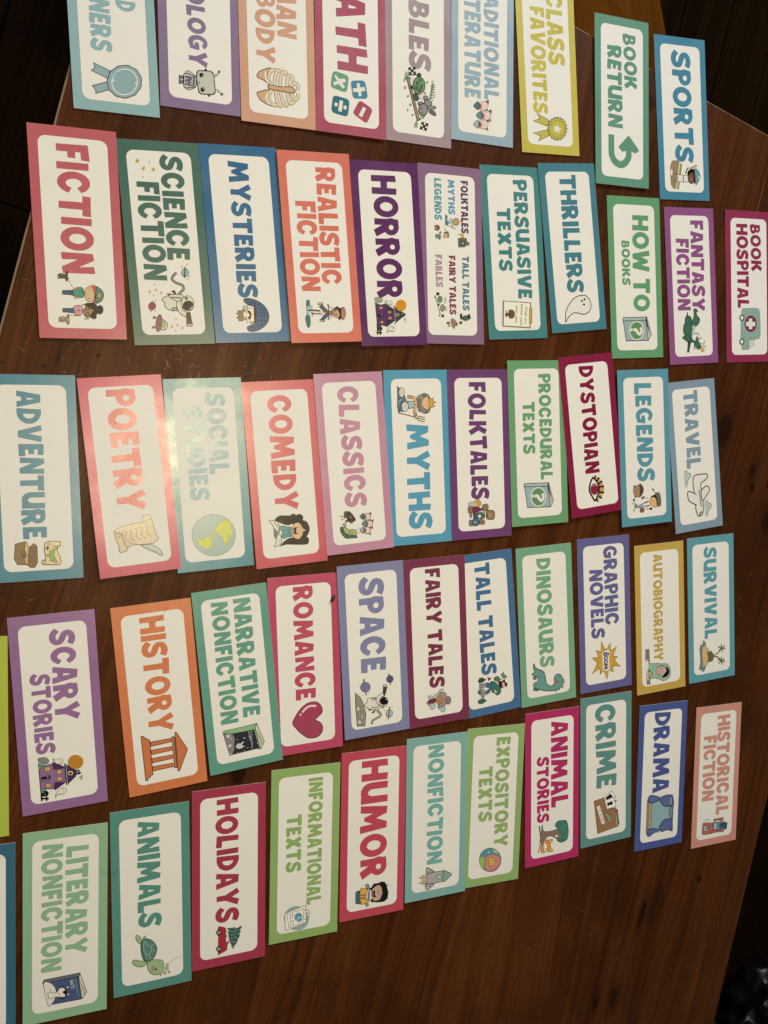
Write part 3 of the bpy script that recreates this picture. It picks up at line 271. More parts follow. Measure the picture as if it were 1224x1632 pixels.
["rose red bordered card lettered FICTION with two children walking cats",0.01889,0.21394,0.0287,1,12345964,[["FICTION",-855,384,-158,-153,290,12345964]],[["children_picture",[["f",5525053,[407,-211,391,-194,388,-172,398,-148,429,-147,438,-171,435,-192,439,-211,430,-211,424,-194,415,-195,416,-212],0,4.1,2564635],["f",5525053,[398,-150,393,-139,367,-129,368,-118,383,-113,401,-119,428,-116,453,-119,465,-131,447,-139,433,-150],0,4.1,2564635],["s",7498324,7.1,[403,-199,400,-177,405,-161],1],["e",7498324,417,-139,0,8,12,-1],["e",526087,407,-132,0,3,3,0],["e",526087,428,-133,0,3,3,0],["e",526087,418,-145,0,3,4,0],["s",2564635,3.1,[436,-112,476,-101,526,-74],1],["f",3758964,[553,-175,546,-71,600,-70,590,-107,589,-175],0,5.1,2564635],["f",5739136,[537,-70,515,-18,525,16,556,25,592,23,615,2,602,-70],1,5.1,2564635],["e",14269332,618,-56,-1,16,9,0,3.0,2564635],["e",14269332,532,-57,-1,17,7,0,3.0,2564635],["s",3759465,5.3,[558,-20,554,23],0],["e",14269332,576,78,-2,48,75,-4,4.6,2564635],["e",14269332,499,95,-1,15,11,-1,3.6,2564635],["f",12608072,[507,103,488,122,501,143,560,137,588,125,660,130,668,108,652,100,624,123,552,118],0,3.6,2564635],["f",5999232,[512,144,518,172,548,201,589,207,630,192,652,165,655,130],1,6.1,2564635],["f",14987875,[564,157,565,181,611,176,609,154],0,4.1,2564635],["e",526087,531,75,0,5,5,0],["e",526087,621,70,0,5,5,0],["s",11304286,3.5,[564,53,577,45,591,51],1],["f",3758964,[727,-181,722,-85,735,-69,766,-70,759,-181],0,5.1,2564635],["f",14261673,[708,-80,691,-28,714,1,750,4,782,-15,792,-42,775,-66],1,5.1,2564635],["s",7227219,6.2,[744,-65,741,4],0],["s",7227219,4.4,[693,-30,788,-35],0],["e",3157034,734,91,-2,57,75,-4],["e",3157034,681,59,-1,35,18,-1],["e",3157034,801,105,-1,26,20,-1],["e",2697000,727,165,-1,32,43,-2,2.5,2564635],["e",10452837,751,47,-1,38,54,-3,4.1,2564635],["f",10583909,[722,48,729,109,789,66],0],["e",10452837,717,46,-1,18,18,-1,5.6,2564635],["e",526087,719,57,0,5,5,0],["e",10452837,776,43,-1,18,18,-1,5.6,2564635],["e",526087,778,54,0,5,5,0],["s",2564635,6.2,[687,-6,682,29],0],["s",2564635,6.2,[822,13,816,61],0],["f",10061937,[821,-222,806,-204,803,-183,814,-158,845,-158,854,-182,850,-203,854,-222,845,-221,840,-204,830,-206,830,-223],0,4.1,2564635],["f",10061937,[814,-160,809,-149,783,-139,784,-129,799,-123,818,-129,844,-127,870,-129,882,-142,863,-149,849,-160],0,4.1,2564635],["s",13678489,7.1,[818,-209,815,-188,821,-171],1],["e",13678489,833,-150,0,9,12,-1],["e",526087,823,-143,0,3,3,0],["e",526087,844,-144,0,3,3,0],["e",526087,834,-156,0,3,4,0],["s",2564635,3.1,[807,-156,790,-119,789,-80],1],["s",7888206,11.5,[789,-80,786,-46],0]]]]],
["dark green bordered card lettered SCIENCE FICTION with an astronaut and saucer",0.10375,0.21239,0.0694,0,4746852,[["SCIENCE",-878,163,1,0,224,4746852],["FICTION",-611,366,-244,-244,223,4746852]],[["astronaut_picture",[["s",2564635,26.3,[286,73,332,28,362,26,392,63,412,117,448,132,478,107,504,76],1],["s",9931392,15.2,[286,73,332,28,362,26,392,63,412,117,448,132,478,107,504,76],1],["f",4471094,[474,1,463,37,519,62,514,43],0],["s",5853773,15.2,[504,-42,506,-5],0],["f",14211275,[509,-2,511,104,534,119,575,113,585,52,575,-23,544,-56],1,7.0,2564635],["f",14211275,[564,-95,539,-80,524,-34,549,-1,580,52,651,51,666,29,661,-41,625,-73,590,-72],1,7.0,2564635],["s",6181453,11.1,[537,-5,542,91,570,104],0],["f",9942190,[646,-4,638,42,671,49,674,-2],0,7.0,2564635],["f",14211275,[585,52,580,98,661,101,692,144,733,135,712,86,656,50],1,7.0,2564635],["e",14211275,595,158,0,64,74,-6,5.8,2564635],["e",2235422,624,163,0,55,50,-4,5.8,2564635],["s",15198179,7.1,[657,188,637,203,626,201],1],["e",15198179,658,171,0,5,5,0],["e",9275262,547,150,0,15,13,-1,5.2,2564635],["f",4142902,[697,138,688,175,816,190,825,132],0,5.8,2564635],["e",12634051,819,161,0,28,13,-1,7.0,2564635]]],["flying_saucer_picture",[["s",7889758,9.1,[738,-188,751,-154],0],["s",7889758,9.1,[833,-202,836,-167],0],["e",7231575,739,-188,0,17,14,-1],["e",7231575,837,-204,0,17,13,-1],["f",12635588,[761,-125,772,-91,807,-64,853,-78,857,-134],1,7.0,2564635],["e",10600294,809,-109,0,24,31,-3,4.7,2564635],["e",526087,791,-120,0,5,5,0],["e",526087,819,-123,0,5,5,0],["s",2564635,4.1,[863,-99,858,-79],1],["e",8670564,796,-148,3,29,86,-17,5.2,2564635]]],["planet_picture",[["e",9813186,286,162,0,37,40,-3,4.7,2564635],["s",4144184,13.2,[230,166,336,150],0]]],["planet_picture",[["e",9387605,624,-200,0,37,39,-4,2.9,2564635],["s",7888233,9.1,[569,-195,589,-196],0],["s",7888233,9.1,[659,-211,680,-217],0]]],["star_picture",[]],["star_picture",[["f",13280597,[476,-192,481,-204,493,-205,483,-212,486,-224,476,-216,466,-222,470,-211,460,-203,472,-203],0],["f",13280597,[460,-129,464,-140,476,-142,467,-148,470,-160,460,-153,450,-158,453,-147,444,-139,456,-140],0],["f",13280597,[490,-83,494,-93,505,-95,496,-101,499,-112,490,-105,480,-111,483,-100,474,-92,486,-93],0],["e",12295534,404,-156,0,6,7,-1],["e",12295534,513,-173,0,6,7,-1],["e",12295534,567,-159,0,6,7,-1],["e",12295534,670,-168,0,6,7,-1]]],["star_picture",[["f",13280597,[831,0,835,-13,848,-14,838,-21,841,-34,831,-26,820,-32,824,-20,814,-11,826,-12],0],["f",13280597,[815,56,819,45,829,44,821,38,824,27,815,34,806,29,809,39,800,46,811,46],0],["f",13280597,[846,105,851,93,864,91,853,84,857,71,846,79,835,73,839,85,829,94,842,94],0],["e",12295534,755,31,0,7,7,-1],["e",12295534,870,14,0,7,7,-1]]],["star_picture",[["e",12295534,225,134,0,7,7,-1],["e",12295534,202,188,0,7,7,-1],["e",12295534,318,207,0,7,7,-1],["e",12295534,349,183,0,7,7,-1]]],["star_picture",[["f",13280597,[-814,-188,-807,-206,-789,-208,-802,-218,-796,-236,-812,-225,-826,-233,-823,-216,-837,-204,-819,-205],0],["f",13280597,[-744,-138,-737,-153,-722,-155,-733,-163,-728,-179,-742,-169,-754,-176,-751,-162,-764,-151,-748,-152],0],["f",13280597,[-738,-40,-732,-56,-715,-58,-728,-67,-722,-83,-737,-73,-750,-81,-746,-65,-760,-54,-743,-55],0],["e",12295534,-809,-95,0,6,6,-1],["e",12295534,-656,-174,0,6,6,-1]]]]],
["deep blue bordered card lettered MYSTERIES with a detective in a checked cap",0.18571,0.21877,0.0734,0,3763350,[["MYSTERIES",-857,553,-117,-127,208,3763350]],[["detective_picture",[["f",15655368,[641,-40,646,29,801,32,819,-25,796,-50,750,-65],0],["f",9928030,[681,-148,686,-91,787,-96,790,-146],0,6.2,2564635],["s",6509119,3.8,[685,-123,787,-128],0],["s",2564635,13.1,[711,-166,713,-147],0],["s",2564635,13.1,[756,-166,758,-147],0],["f",11249561,[682,-94,698,-49,777,-60,776,-99],0,4.4,2564635],["f",15198179,[693,-84,713,-47,750,-58,742,-88],0],["f",526087,[607,-49,642,37,797,40,830,-22,819,-17,793,20,642,26,626,-39],0],["f",526087,[690,-45,683,-25,713,-4,751,-11,777,-25,765,-43,743,-34,732,-21],1],["e",12634562,656,-63,0,26,22,-2,7.1,2564635],["s",2564635,6.2,[678,-78,674,-101],0],["e",526087,659,-14,0,9,6,-1],["e",526087,799,-15,0,9,6,-1],["s",12623241,6.2,[796,-46,815,-20],1],["s",2564635,3.8,[780,-64,818,-52],0],["f",4022663,[573,-73,558,-53,561,-2,585,73,635,140,692,174,746,184,799,169,844,130,881,72,899,15,896,-39,867,-60,852,-51,834,-3,808,31,744,44,642,37,634,15,615,-34,596,-60],1,11.5,3162703],["s",1717598,5.8,[585,42,706,55,858,58],1],["s",1717598,5.8,[597,80,707,102,870,88],1],["s",1717598,5.8,[631,116,726,140,844,122],1],["s",1717598,5.8,[562,-26,626,0],1],["s",1717598,5.8,[566,13,630,27],1],["s",1717598,5.8,[592,-44,608,40,643,131],1],["s",1717598,5.8,[649,44,677,144],1],["s",1717598,5.8,[699,44,708,173],1],["s",1717598,5.8,[740,41,742,178],1],["s",1717598,5.8,[782,41,791,166],1],["s",1717598,5.8,[827,14,836,131],1],["s",1717598,5.8,[856,-28,870,88],1]]]]],
["coral bordered card lettered REALISTIC FICTION with a child riding a bicycle",0.26719,0.22243,0.0726,3,13923942,[["REALISTIC",-855,393,6,-3,225,13923942],["FICTION",-496,463,-241,-241,221,13923942]],[["cyclist_picture",[["f",10602438,[629,-201,607,-154,643,-138,709,-181,736,-169,735,-211],1],["f",5010046,[563,-205,561,-169,616,-169,629,-198,708,-207,727,-178,798,-173,851,-190,850,-216,779,-231,744,-231,700,-213,629,-210],1],["s",526087,12.0,[669,-197,665,-121,675,-51],1],["s",9925214,6.5,[673,-178,679,-108,693,-48],1],["s",4471866,12.0,[696,-166,705,-111,711,-31],1],["s",2564635,9.2,[736,-155,692,-138],0],["f",4743029,[630,-67,608,-27,671,30,698,27,693,-1,639,-53],0,5.3,2564635],["f",4743029,[768,-59,706,-2,702,32,738,27,773,-16,781,-60],0,5.3,2564635],["f",13619136,[590,-75,588,-21,604,-20,608,-75],0,6.4,2564635],["f",13619136,[770,-66,780,-12,791,-16,786,-65],0,6.4,2564635],["s",9267032,15.7,[684,-28,689,38],0],["f",12623230,[675,24,674,96,721,107,725,40],0,5.3,2564635],["e",9917011,698,68,0,19,22,-2],["s",2564635,10.2,[613,44,765,37],0],["s",12627081,12.0,[615,43,663,97],0],["s",12627081,12.0,[758,37,730,101],0],["e",12627081,613,39,0,10,10,-1,3.7,2564635],["e",2564635,767,32,0,8,8,-1],["e",9936286,672,125,0,34,34,-3,5.3,2564635],["e",13608830,710,137,0,36,40,-3,4.8,2564635],["e",10906963,719,129,0,16,13,-1],["f",526087,[676,96,636,133,623,143,641,161,650,185,749,184,785,155,762,147,722,169,654,151],0],["e",12617596,704,207,0,30,67,-5,6.4,2564635],["e",9917013,655,204,0,7,9,-1],["e",9917013,677,216,0,7,9,-1],["e",9917013,695,196,0,7,9,-1],["e",9917013,713,218,0,7,9,-1],["e",9917013,740,202,0,7,9,-1],["e",9917013,758,186,0,7,9,-1],["s",526087,7.4,[646,185,762,181],0]]]]],
["dark purple bordered card lettered HORROR with a haunted house",0.34913,0.22294,0.0664,2,5974882,[["HORROR",-867,495,-163,-164,299,5974882]],[["haunted_house_picture",[["f",3757139,[530,-217,557,-149,584,-161,584,-210],0],["f",3757139,[772,-213,791,-154,850,-163,845,-208],0],["f",9937811,[482,-213,479,-144,502,-118,527,-127,536,-162,525,-206],1,3.3,2564635],["f",5976683,[580,-210,548,-93,617,-72,603,25,742,26,732,-75,801,-85,786,-154,776,-203],0,4.5,2564635],["f",3161672,[541,-98,608,14,622,13,621,-78],0,3.3,2564635],["f",3161672,[810,-93,746,5,732,6,736,-80],0,3.3,2564635],["f",3161672,[580,16,636,104,669,158,705,105,765,24],0,4.5,2564635],["s",11250857,6.8,[585,21,774,24],0],["s",3161672,11.6,[566,14,594,18],0],["s",3161672,11.6,[760,22,778,13],0],["f",460551,[650,98,645,134,687,147,701,105],0],["e",9272702,666,115,0,11,13,-1],["f",460552,[676,-199,658,-125,697,-123,689,-198],0],["e",7235437,674,-140,0,12,14,-1],["f",14989393,[581,-164,578,-132,594,-121,608,-132,609,-164],0,3.9,2564635],["s",5976683,3.9,[594,-164,594,-124],0],["s",5976683,3.9,[579,-145,608,-147],0],["f",14989393,[629,-62,627,-29,642,-18,657,-29,658,-61],0,3.9,2564635],["s",5976683,3.9,[642,-61,642,-21],0],["s",5976683,3.9,[627,-43,657,-45],0],["f",14989393,[696,-61,693,-28,709,-17,724,-28,724,-61],0,3.9,2564635],["s",5976683,3.9,[709,-61,709,-20],0],["s",5976683,3.9,[694,-42,724,-44],0],["f",14989393,[741,-165,738,-132,754,-121,769,-132,769,-164],0,3.9,2564635],["s",5976683,3.9,[754,-164,754,-124],0],["s",5976683,3.9,[739,-146,769,-148],0],["e",14602654,673,51,0,25,20,-1,4.5,2564635],["e",460551,673,51,0,15,12,-1],["e",460551,717,150,0,7,6,0],["e",460551,729,136,0,6,6,0],["e",460551,747,147,0,7,6,0]]],["moon_picture",[["e",14062112,567,103,0,67,65,-4]]],["ghost_picture",[["f",15198179,[509,-88,520,-71,516,-30,530,-6,557,-10,562,-38,543,-68],1,4.5,2564635],["e",460551,541,-27,0,4,4,0],["e",460551,555,-23,0,4,4,0]]],["ghost_picture",[["f",15198179,[870,-88,833,-77,806,-50,799,-14,820,8,852,1,857,-28,849,-57],1,4.5,2564635],["e",460551,815,-22,0,4,4,0],["e",460551,827,-18,0,4,4,0],["e",460551,815,-10,0,4,4,0]]],["black_cat_picture",[["e",460551,825,-172,0,29,25,-2],["f",460551,[808,-206,800,-160,850,-158,850,-208],0],["e",15198179,816,-179,0,4,3,0],["e",15198179,836,-175,0,4,3,0],["s",460551,16.5,[868,-210,871,-150],0],["s",460551,12.6,[850,-171,894,-171],0],["s",460551,12.6,[850,-208,891,-206],0]]]]],
["lilac bordered card with six small headings from FOLKTALES to FABLES",0.42746,0.22841,0.0303,1,8939915,[["FOLKTALES",-864,-263,136,132,93,5979232],["MYTHS",-861,-467,-31,-30,85,6004156],["LEGENDS",-865,-393,-204,-208,90,6266799],["TALL TALES",-4,626,136,133,88,5603226],["FAIRY TALES",-1,679,-38,-40,87,8272211],["FABLES",-3,368,-212,-209,89,10850972]],[["bears_picture",[["f",7235415,[-201,85,-214,122,-214,201,-172,206,-169,236,-131,235,-123,186,-106,174,-101,89],0],["f",11903840,[-238,80,-262,123,-254,159,-222,164,-209,122,-242,134],1],["f",4480857,[-172,127,-181,188,-123,186,-119,120],0],["e",15198179,-150,151,-1,10,8,0],["e",5136243,-129,114,-1,21,21,0],["e",8548958,-146,217,-1,21,18,0]]],["sea_king_picture",[["f",5733259,[-469,-73,-450,-41,-397,-48,-388,-24,-346,-37,-343,-76],0],["f",10600640,[-399,-30,-402,18,-365,17,-362,-31],0],["e",9933438,-390,66,-3,48,45,-1],["e",13281150,-389,60,-1,20,26,-1],["f",13611614,[-428,90,-394,132,-360,95],0],["s",8548947,6.8,[-342,-49,-310,52],0],["s",9930601,12.4,[-423,-17,-407,18],0],["s",9930601,12.4,[-360,11,-324,22],0],["s",8548947,6.8,[-330,46,-299,51],0]]],["traveller_picture",[["e",7884607,-307,-177,-2,33,34,-1],["f",9928041,[-336,-212,-336,-180,-276,-181,-276,-211],0],["e",7899022,-217,-165,-2,36,21,-1],["e",13610115,-225,-79,-2,30,31,-1],["f",7895149,[-270,-69,-272,-39,-231,-25,-199,-38,-203,-52,-240,-46],1],["s",4470575,14.7,[-253,-93,-261,-51],0],["s",5853768,5.7,[-306,-86,-276,-63],0],["e",7235416,-192,-151,-1,18,16,0],["e",5135710,-255,-140,-1,14,13,0],["s",6517358,13.6,[-230,-200,-184,-189],0]]],["race_picture",[["e",6789238,506,-162,-1,30,37,-1,5.2,2564635],["s",6249036,8.0,[474,-221,683,-160],0],["e",9933449,603,-132,-1,27,40,-1,4.6,2564635],["f",2632232,[431,-211,424,-175,455,-164,462,-200],0],["f",2632232,[688,-152,671,-121,708,-113,709,-146],0],["s",5135692,8.0,[554,-101,479,-87],1],["s",7893613,9.1,[597,-120,595,-75],0],["s",7893613,9.1,[607,-114,627,-78],0],["e",4480339,567,-181,-1,15,13,0],["s",5861975,12.5,[490,-230,463,-217],0],["s",5861975,12.5,[700,-182,673,-163],0]]],["fairy_picture",[["f",9928051,[732,-27,721,4,741,33,778,57,806,38,806,2,786,-22],1],["e",7890788,787,48,0,16,18,0],["e",7227217,773,-61,-1,22,14,0],["e",9938852,802,-49,0,16,15,0],["f",9277065,[791,-22,795,26,838,25,833,1],0],["e",10585961,764,0,0,18,18,0]]],["lumberjack_picture",[["e",5008478,711,168,-1,43,32,-1],["f",2242349,[665,90,661,120,701,126,729,101],0],["e",3295549,766,103,-1,21,16,0],["s",3756631,28.5,[707,113,722,149],0],["s",3747882,22.8,[672,199,725,217],0],["s",8551789,9.1,[655,218,714,235],0],["e",2237475,693,211,0,14,16,0]]]]],
["teal bordered card lettered PERSUASIVE TEXTS with a small dog poster",0.51169,0.23867,0.0752,0,4621705,[["PERSUASIVE",-861,538,34,32,190,4621705],["TEXTS",-528,215,-207,-217,181,4621705]],[["poster_picture",[["f",8682353,[556,-196,583,203,896,174,864,-220],0],["f",15856098,[567,-176,593,185,878,158,852,-200],0],["f",12626784,[650,174,652,210,823,197,838,183,824,158],0,5.4,2564635],["e",7230531,719,-84,1,47,53,-3,3.2,2564635],["f",8546133,[668,-119,666,-94,702,-96,702,-121],1],["f",8152405,[753,-121,745,-89,771,-90,770,-120],1],["e",6836806,725,-152,0,22,26,-2],["s",7888721,12.1,[671,-154,701,-153],0],["e",460551,721,-107,0,8,7,0],["e",460551,693,-103,0,5,4,0],["e",460551,745,-106,0,5,4,0],["t",3748397,"Dogs are",638,116,836,94,34],["t",3748397,"better pets",603,55,854,30,34],["t",3748397,"than cats.",617,-18,827,-39,34]]]]],
["steel blue bordered card lettered THRILLERS with a white ghost",0.59479,0.25215,0.1208,1,4620691,[["THRILLERS",-881,545,-123,-134,244,4620691]],[["ghost_picture",[["f",15198179,[891,-196,820,-194,753,-176,691,-137,627,-72,589,1,579,84,592,139,636,181,698,200,751,188,795,146,813,80,801,25,788,-28,791,-79,823,-133,855,-168],1,10.6,2564635],["e",526087,629,109,5,18,10,-4],["e",526087,647,66,5,18,10,-4],["e",526087,692,93,5,18,10,-4]]]]],
["green bordered card lettered HOW TO BOOKS with a question mark book",0.69135,0.22325,0.0633,0,6528886,[["HOW TO",-791,421,-29,-48,259,6528886],["BOOKS",-464,94,-209,-213,127,6528886]],[["guide_book_picture",[["f",13618618,[504,143,497,160,718,227,795,175,789,170],0,7.1,2564635],["s",5854794,3.5,[560,158,742,194],0],["s",5854794,3.5,[584,170,732,207],0],["s",5854794,3.5,[609,181,722,220],0],["f",10073788,[522,-218,524,142,793,173,796,-177],0,9.1,2564635],["f",10992828,[522,-223,501,-212,493,141,491,161,536,139,542,-221],0,8.1,2564635],["f",1843744,[516,135,493,153,560,168,686,189,615,161],0],["e",15198179,667,-7,1,119,122,-4],["e",6525534,667,-7,1,105,109,-4],["s",15198179,39.7,[657,-61,658,-17,692,6,712,35,689,63,654,66,626,55],1],["e",15198179,656,-90,0,20,18,-1]]]]],
["magenta purple bordered card lettered FANTASY FICTION with a green dragon",0.7828,0.21937,0.0813,0,9393291,[["FANTASY",-858,325,11,-1,212,9393291],["FICTION",-618,313,-239,-242,209,9393291]],[["dragon_picture",[["s",2707524,21.7,[337,-93,384,-95],0],["f",4156508,[305,15,292,33,297,66,330,86,336,61,375,68,414,105,449,114,504,78,528,22,506,-16,471,-25,395,17],1,6.8,2243636],["f",4156508,[434,-136,388,-115,385,-65,415,-28,489,-21,600,-26,630,-38,695,-19,736,29,724,-64,714,-114,677,-183,656,-182,640,-154,571,-173,502,-158,469,-135],1,6.8,2243636],["e",4156508,440,-84,1,49,47,-2,6.8,2047542],["e",4156508,676,-98,15,48,42,-22,6.8,2047542],["s",6787713,4.9,[461,-118,478,-86,458,-47],1],["s",6787713,4.9,[399,0,417,60],1],["s",6787713,4.9,[429,-12,465,80],1],["s",5866870,4.9,[538,-116,552,-62],1],["s",5866870,4.9,[572,-129,595,-64],1],["f",12635073,[511,1,511,23,576,14,618,-4,644,-22,609,-32],1,3.4,2564635],["f",2707524,[723,-103,729,-48,802,-74,862,-87,860,-120,787,-106],0,4.5,2564635],["s",4473405,16.8,[744,12,822,9],0],["f",4156508,[704,-25,719,30,720,80,791,116,829,86,810,42,748,12],1,6.8,2243636],["e",460551,795,100,0,14,13,-1],["f",4156508,[705,25,646,61,712,80],0,4.5,2564635],["s",7234396,8.9,[627,1,615,35,625,84,643,94],1],["s",7234396,10.8,[681,65,687,115,665,127],1],["e",13018963,840,144,1,34,26,-1],["e",12625769,800,132,1,22,17,-1],["s",11902302,17.8,[766,156,741,179,719,180],1],["s",9929555,12.8,[754,117,757,145],0],["s",9929555,12.8,[784,161,802,199],0]]]]],
["crimson bordered card lettered BOOK HOSPITAL with an ambulance, beside the FANTASY card",0.88218,0.22566,0.0578,0,9580630,[["BOOK",-840,-211,22,47,186,9580630],["HOSPITAL",-843,282,-222,-211,206,9580630]],[["ambulance_picture",[["f",9285801,[298,-138,289,-109,282,79,290,168,332,188,471,195,658,193,699,169,707,73,711,-18,844,-20,847,-141,674,-161,475,-155,342,-139],0,4.2,5860453],["f",13621193,[715,-18,711,82,778,78,836,-11],0,5.3,7241078],["e",8399691,495,20,0,109,113,-2],["f",15198179,[424,-11,424,48,468,47,468,103,528,102,528,49,568,49,568,-16,528,-16,528,-63,468,-62,468,-12],0],["e",2238760,413,-137,0,46,44,-1],["e",15198179,413,-137,0,28,29,0],["e",2238760,736,-142,0,46,44,-1],["e",15198179,736,-142,0,28,29,0]]]]],
["teal bordered card lettered ADVENTURE with treasure chest and map",-0.027,-0.02619,0.014,0,5278367,[["ADVENTURE",-862,598,-137,-137,220,5278367]],[["treasure_chest_picture",[["f",9927514,[641,-209,620,-118,642,-95,784,-111,851,-104,843,-197,787,-222],0,6.8,2564637],["s",5982001,4.4,[632,-190,784,-199],0],["s",5982001,4.4,[633,-169,785,-178],0],["s",5982001,4.4,[634,-146,787,-155],0],["s",5982001,4.4,[635,-127,788,-137],0],["s",5982001,4.4,[783,-220,784,-111],0],["s",5982001,3.9,[790,-181,841,-188],0],["s",5982001,3.9,[792,-153,843,-151],0],["f",9268817,[688,-93,643,-39,672,-12,831,-15,881,-40,879,-78,846,-114,816,-94,709,-89],0,6.8,2564637],["s",5982001,4.4,[674,-69,827,-75],0],["s",5982001,4.4,[675,-50,829,-57],0],["s",5982001,4.4,[676,-31,830,-38],0],["s",5982001,3.9,[832,-85,809,-37],0],["s",5982001,3.9,[869,-73,836,-24],0],["f",14600322,[641,-118,642,-95,709,-89,785,-102,846,-100,824,-127,743,-114,707,-126],1,4.0,2564637],["e",15719832,662,-108,0,8,10,0,3.4,2564637],["e",15719832,708,-103,0,8,10,0,3.4,2564637],["e",15719832,743,-114,1,8,10,0,3.4,2564637],["e",15719832,769,-108,1,8,10,0,3.4,2564637],["e",15719832,794,-121,1,8,10,0,3.4,2564637],["e",15719832,825,-108,1,8,10,0,3.4,2564637],["e",8546379,739,-137,1,23,28,-1,5.1,2564637]]],["treasure_map_picture",[["f",14996138,[691,53,641,64,627,98,636,207,679,203,683,181,729,170,788,196,824,197,835,206,868,188,858,36,834,23,814,33,816,61,754,59],0,6.2,2564637],["s",2564637,3.9,[679,203,673,91,652,83,643,107,661,106,660,94],1],["s",2564637,3.9,[859,60,826,61,820,47,835,42,841,53],1],["e",4141868,697,83,1,14,15,-1],["s",4141868,3.9,[696,62,699,107],0],["s",4141868,3.9,[675,84,719,82],0],["f",9418090,[725,103,725,146,769,139,806,152,820,137,830,122,823,99,787,101,775,73,760,78,756,102],1,4.5,2564637],["e",11255682,701,154,-6,18,14,4,4.0,2564637],["e",11255682,832,151,5,20,13,-3,4.0,2564637]]]]],
["pink bordered shiny card lettered POETRY with a scroll and quill",0.06303,-0.02486,0.0848,2,12339050,[["POETRY",-886,353,-154,-167,281,12472415]],[["scroll_picture",[["f",12629919,[524,-194,504,-137,491,-44,483,69,452,155,513,170,624,189,675,212,716,148,714,45,707,-26,718,-89,742,-112,614,-149,595,-217,557,-223],0,6.0,2564637],["f",12629919,[547,-222,600,-218,711,-190,764,-188,767,-150,746,-107,686,-131,615,-144,589,-141,563,-174,566,-194],1,6.6,2564637],["f",12629919,[483,69,426,70,412,129,430,152,452,155,474,112],1,4.8,2564637],["e",12629919,588,-180,3,25,24,-3,5.4,2564637],["s",2564637,4.2,[581,-201,573,-180,586,-166,600,-178],1],["s",5459005,4.7,[556,-127,574,-104,616,-113,642,-116,667,-88,690,-78],1],["s",5459005,4.7,[547,-74,566,-50,608,-60,634,-62,659,-35,674,-23],1],["s",5459005,4.7,[539,-20,558,4,599,-6,626,-8,651,20,666,31],1],["s",5459005,4.7,[530,35,549,58,591,49,617,46,643,74,657,85],1],["s",5459005,4.7,[521,89,540,113,582,103,609,100,634,129,649,140],1],["f",11123138,[723,29,720,75,732,136,771,195,819,226,852,231,849,207,823,179,780,100],1,6.0,2564637],["s",2564637,4.2,[688,-70,725,44,813,180],1]]]]],
["pale teal shiny card lettered SOCIAL STUDIES with a globe",0.14339,-0.02416,0.0583,1,6002081,[["SOCIAL",-857,2,14,7,209,6396334],["STUDIES",-731,272,-229,-217,202,6396334]],[["globe_picture",[["e",10468281,648,-1,22,231,223,-16,5.7,7899785],["f",13028957,[490,149,531,191,586,190,627,202,689,195,664,167,662,144,697,144,711,183,723,147,758,122,738,97,687,90,659,58,632,40,618,-3,645,-30,594,3,557,40,520,68],0,4.5,9938028],["f",13028957,[679,-194,687,-111,654,-94,655,-31,706,-17,769,-34,795,-76,769,-132,721,-168],0,4.5,9938028],["f",13028957,[635,-29,642,-10,662,-12,655,-31],0]]]]],
["salmon bordered card lettered COMEDY with a laughing girl reading",0.22634,-0.02405,0.0725,0,13131626,[["COMEDY",-860,398,-135,-148,268,13131626]],[["laughing_reader_picture",[["f",2565925,[507,-164,469,-140,453,-88,463,5,450,38,451,71,466,80,458,118,471,150,504,164,527,155,549,196,598,221,649,224,702,198,719,182,736,205,782,204,806,175,795,53,782,-54,793,-125,765,-104,729,-55,711,3,716,116,655,149,593,126,560,34,570,-4,554,-68,526,-117],1],["f",6790565,[567,-116,578,-52,600,26,697,23,700,-33,713,-81,663,-115,607,-124],0,5.3,2564637],["s",3762289,4.2,[611,-92,624,-13],0],["s",3762289,4.2,[671,-87,678,-22],0],["s",3756634,6.5,[602,-4,697,-12],0],["f",14860186,[600,26,570,43,549,82,564,119,623,152,645,184,660,149,708,126,737,95,723,49,678,20,636,14],1,4.3,2564637],["f",3743535,[611,35,606,101,638,75,672,91,675,53,661,31],1,3.2,2564637],["f",11891595,[615,32,626,50,663,47,651,29],1],["f",15856873,[615,77,608,96,640,75,669,89,659,73],1],["s",2564637,4.2,[595,123,610,120],1],["s",2564637,4.2,[660,128,674,129],1],["s",2564637,3.2,[633,113,632,128,646,124],1],["f",14869463,[492,-223,502,-171,520,-126,572,-116,634,-131,622,-153,574,-181],0,6.4,2564637],["f",14869463,[792,-188,726,-166,660,-147,663,-115,702,-99,756,-108,780,-133],0,6.4,2564637],["f",8421246,[574,-181,623,-144,639,-126,664,-152,707,-174,660,-184],0,3.2,2564637],["f",15723221,[617,-122,620,-92,679,-97,672,-115],0,3.7,2564637],["s",7236712,2.8,[510,-185,569,-139],0],["s",7236712,2.8,[754,-159,746,-112],0],["s",7236712,2.8,[516,-172,583,-135],0],["s",7236712,2.8,[735,-146,728,-111],0],["s",7236712,2.8,[523,-159,597,-130],0],["s",7236712,2.8,[716,-133,710,-109],0],["s",7236712,2.8,[530,-145,612,-126],0],["s",7236712,2.8,[697,-120,691,-108],0]]]]],
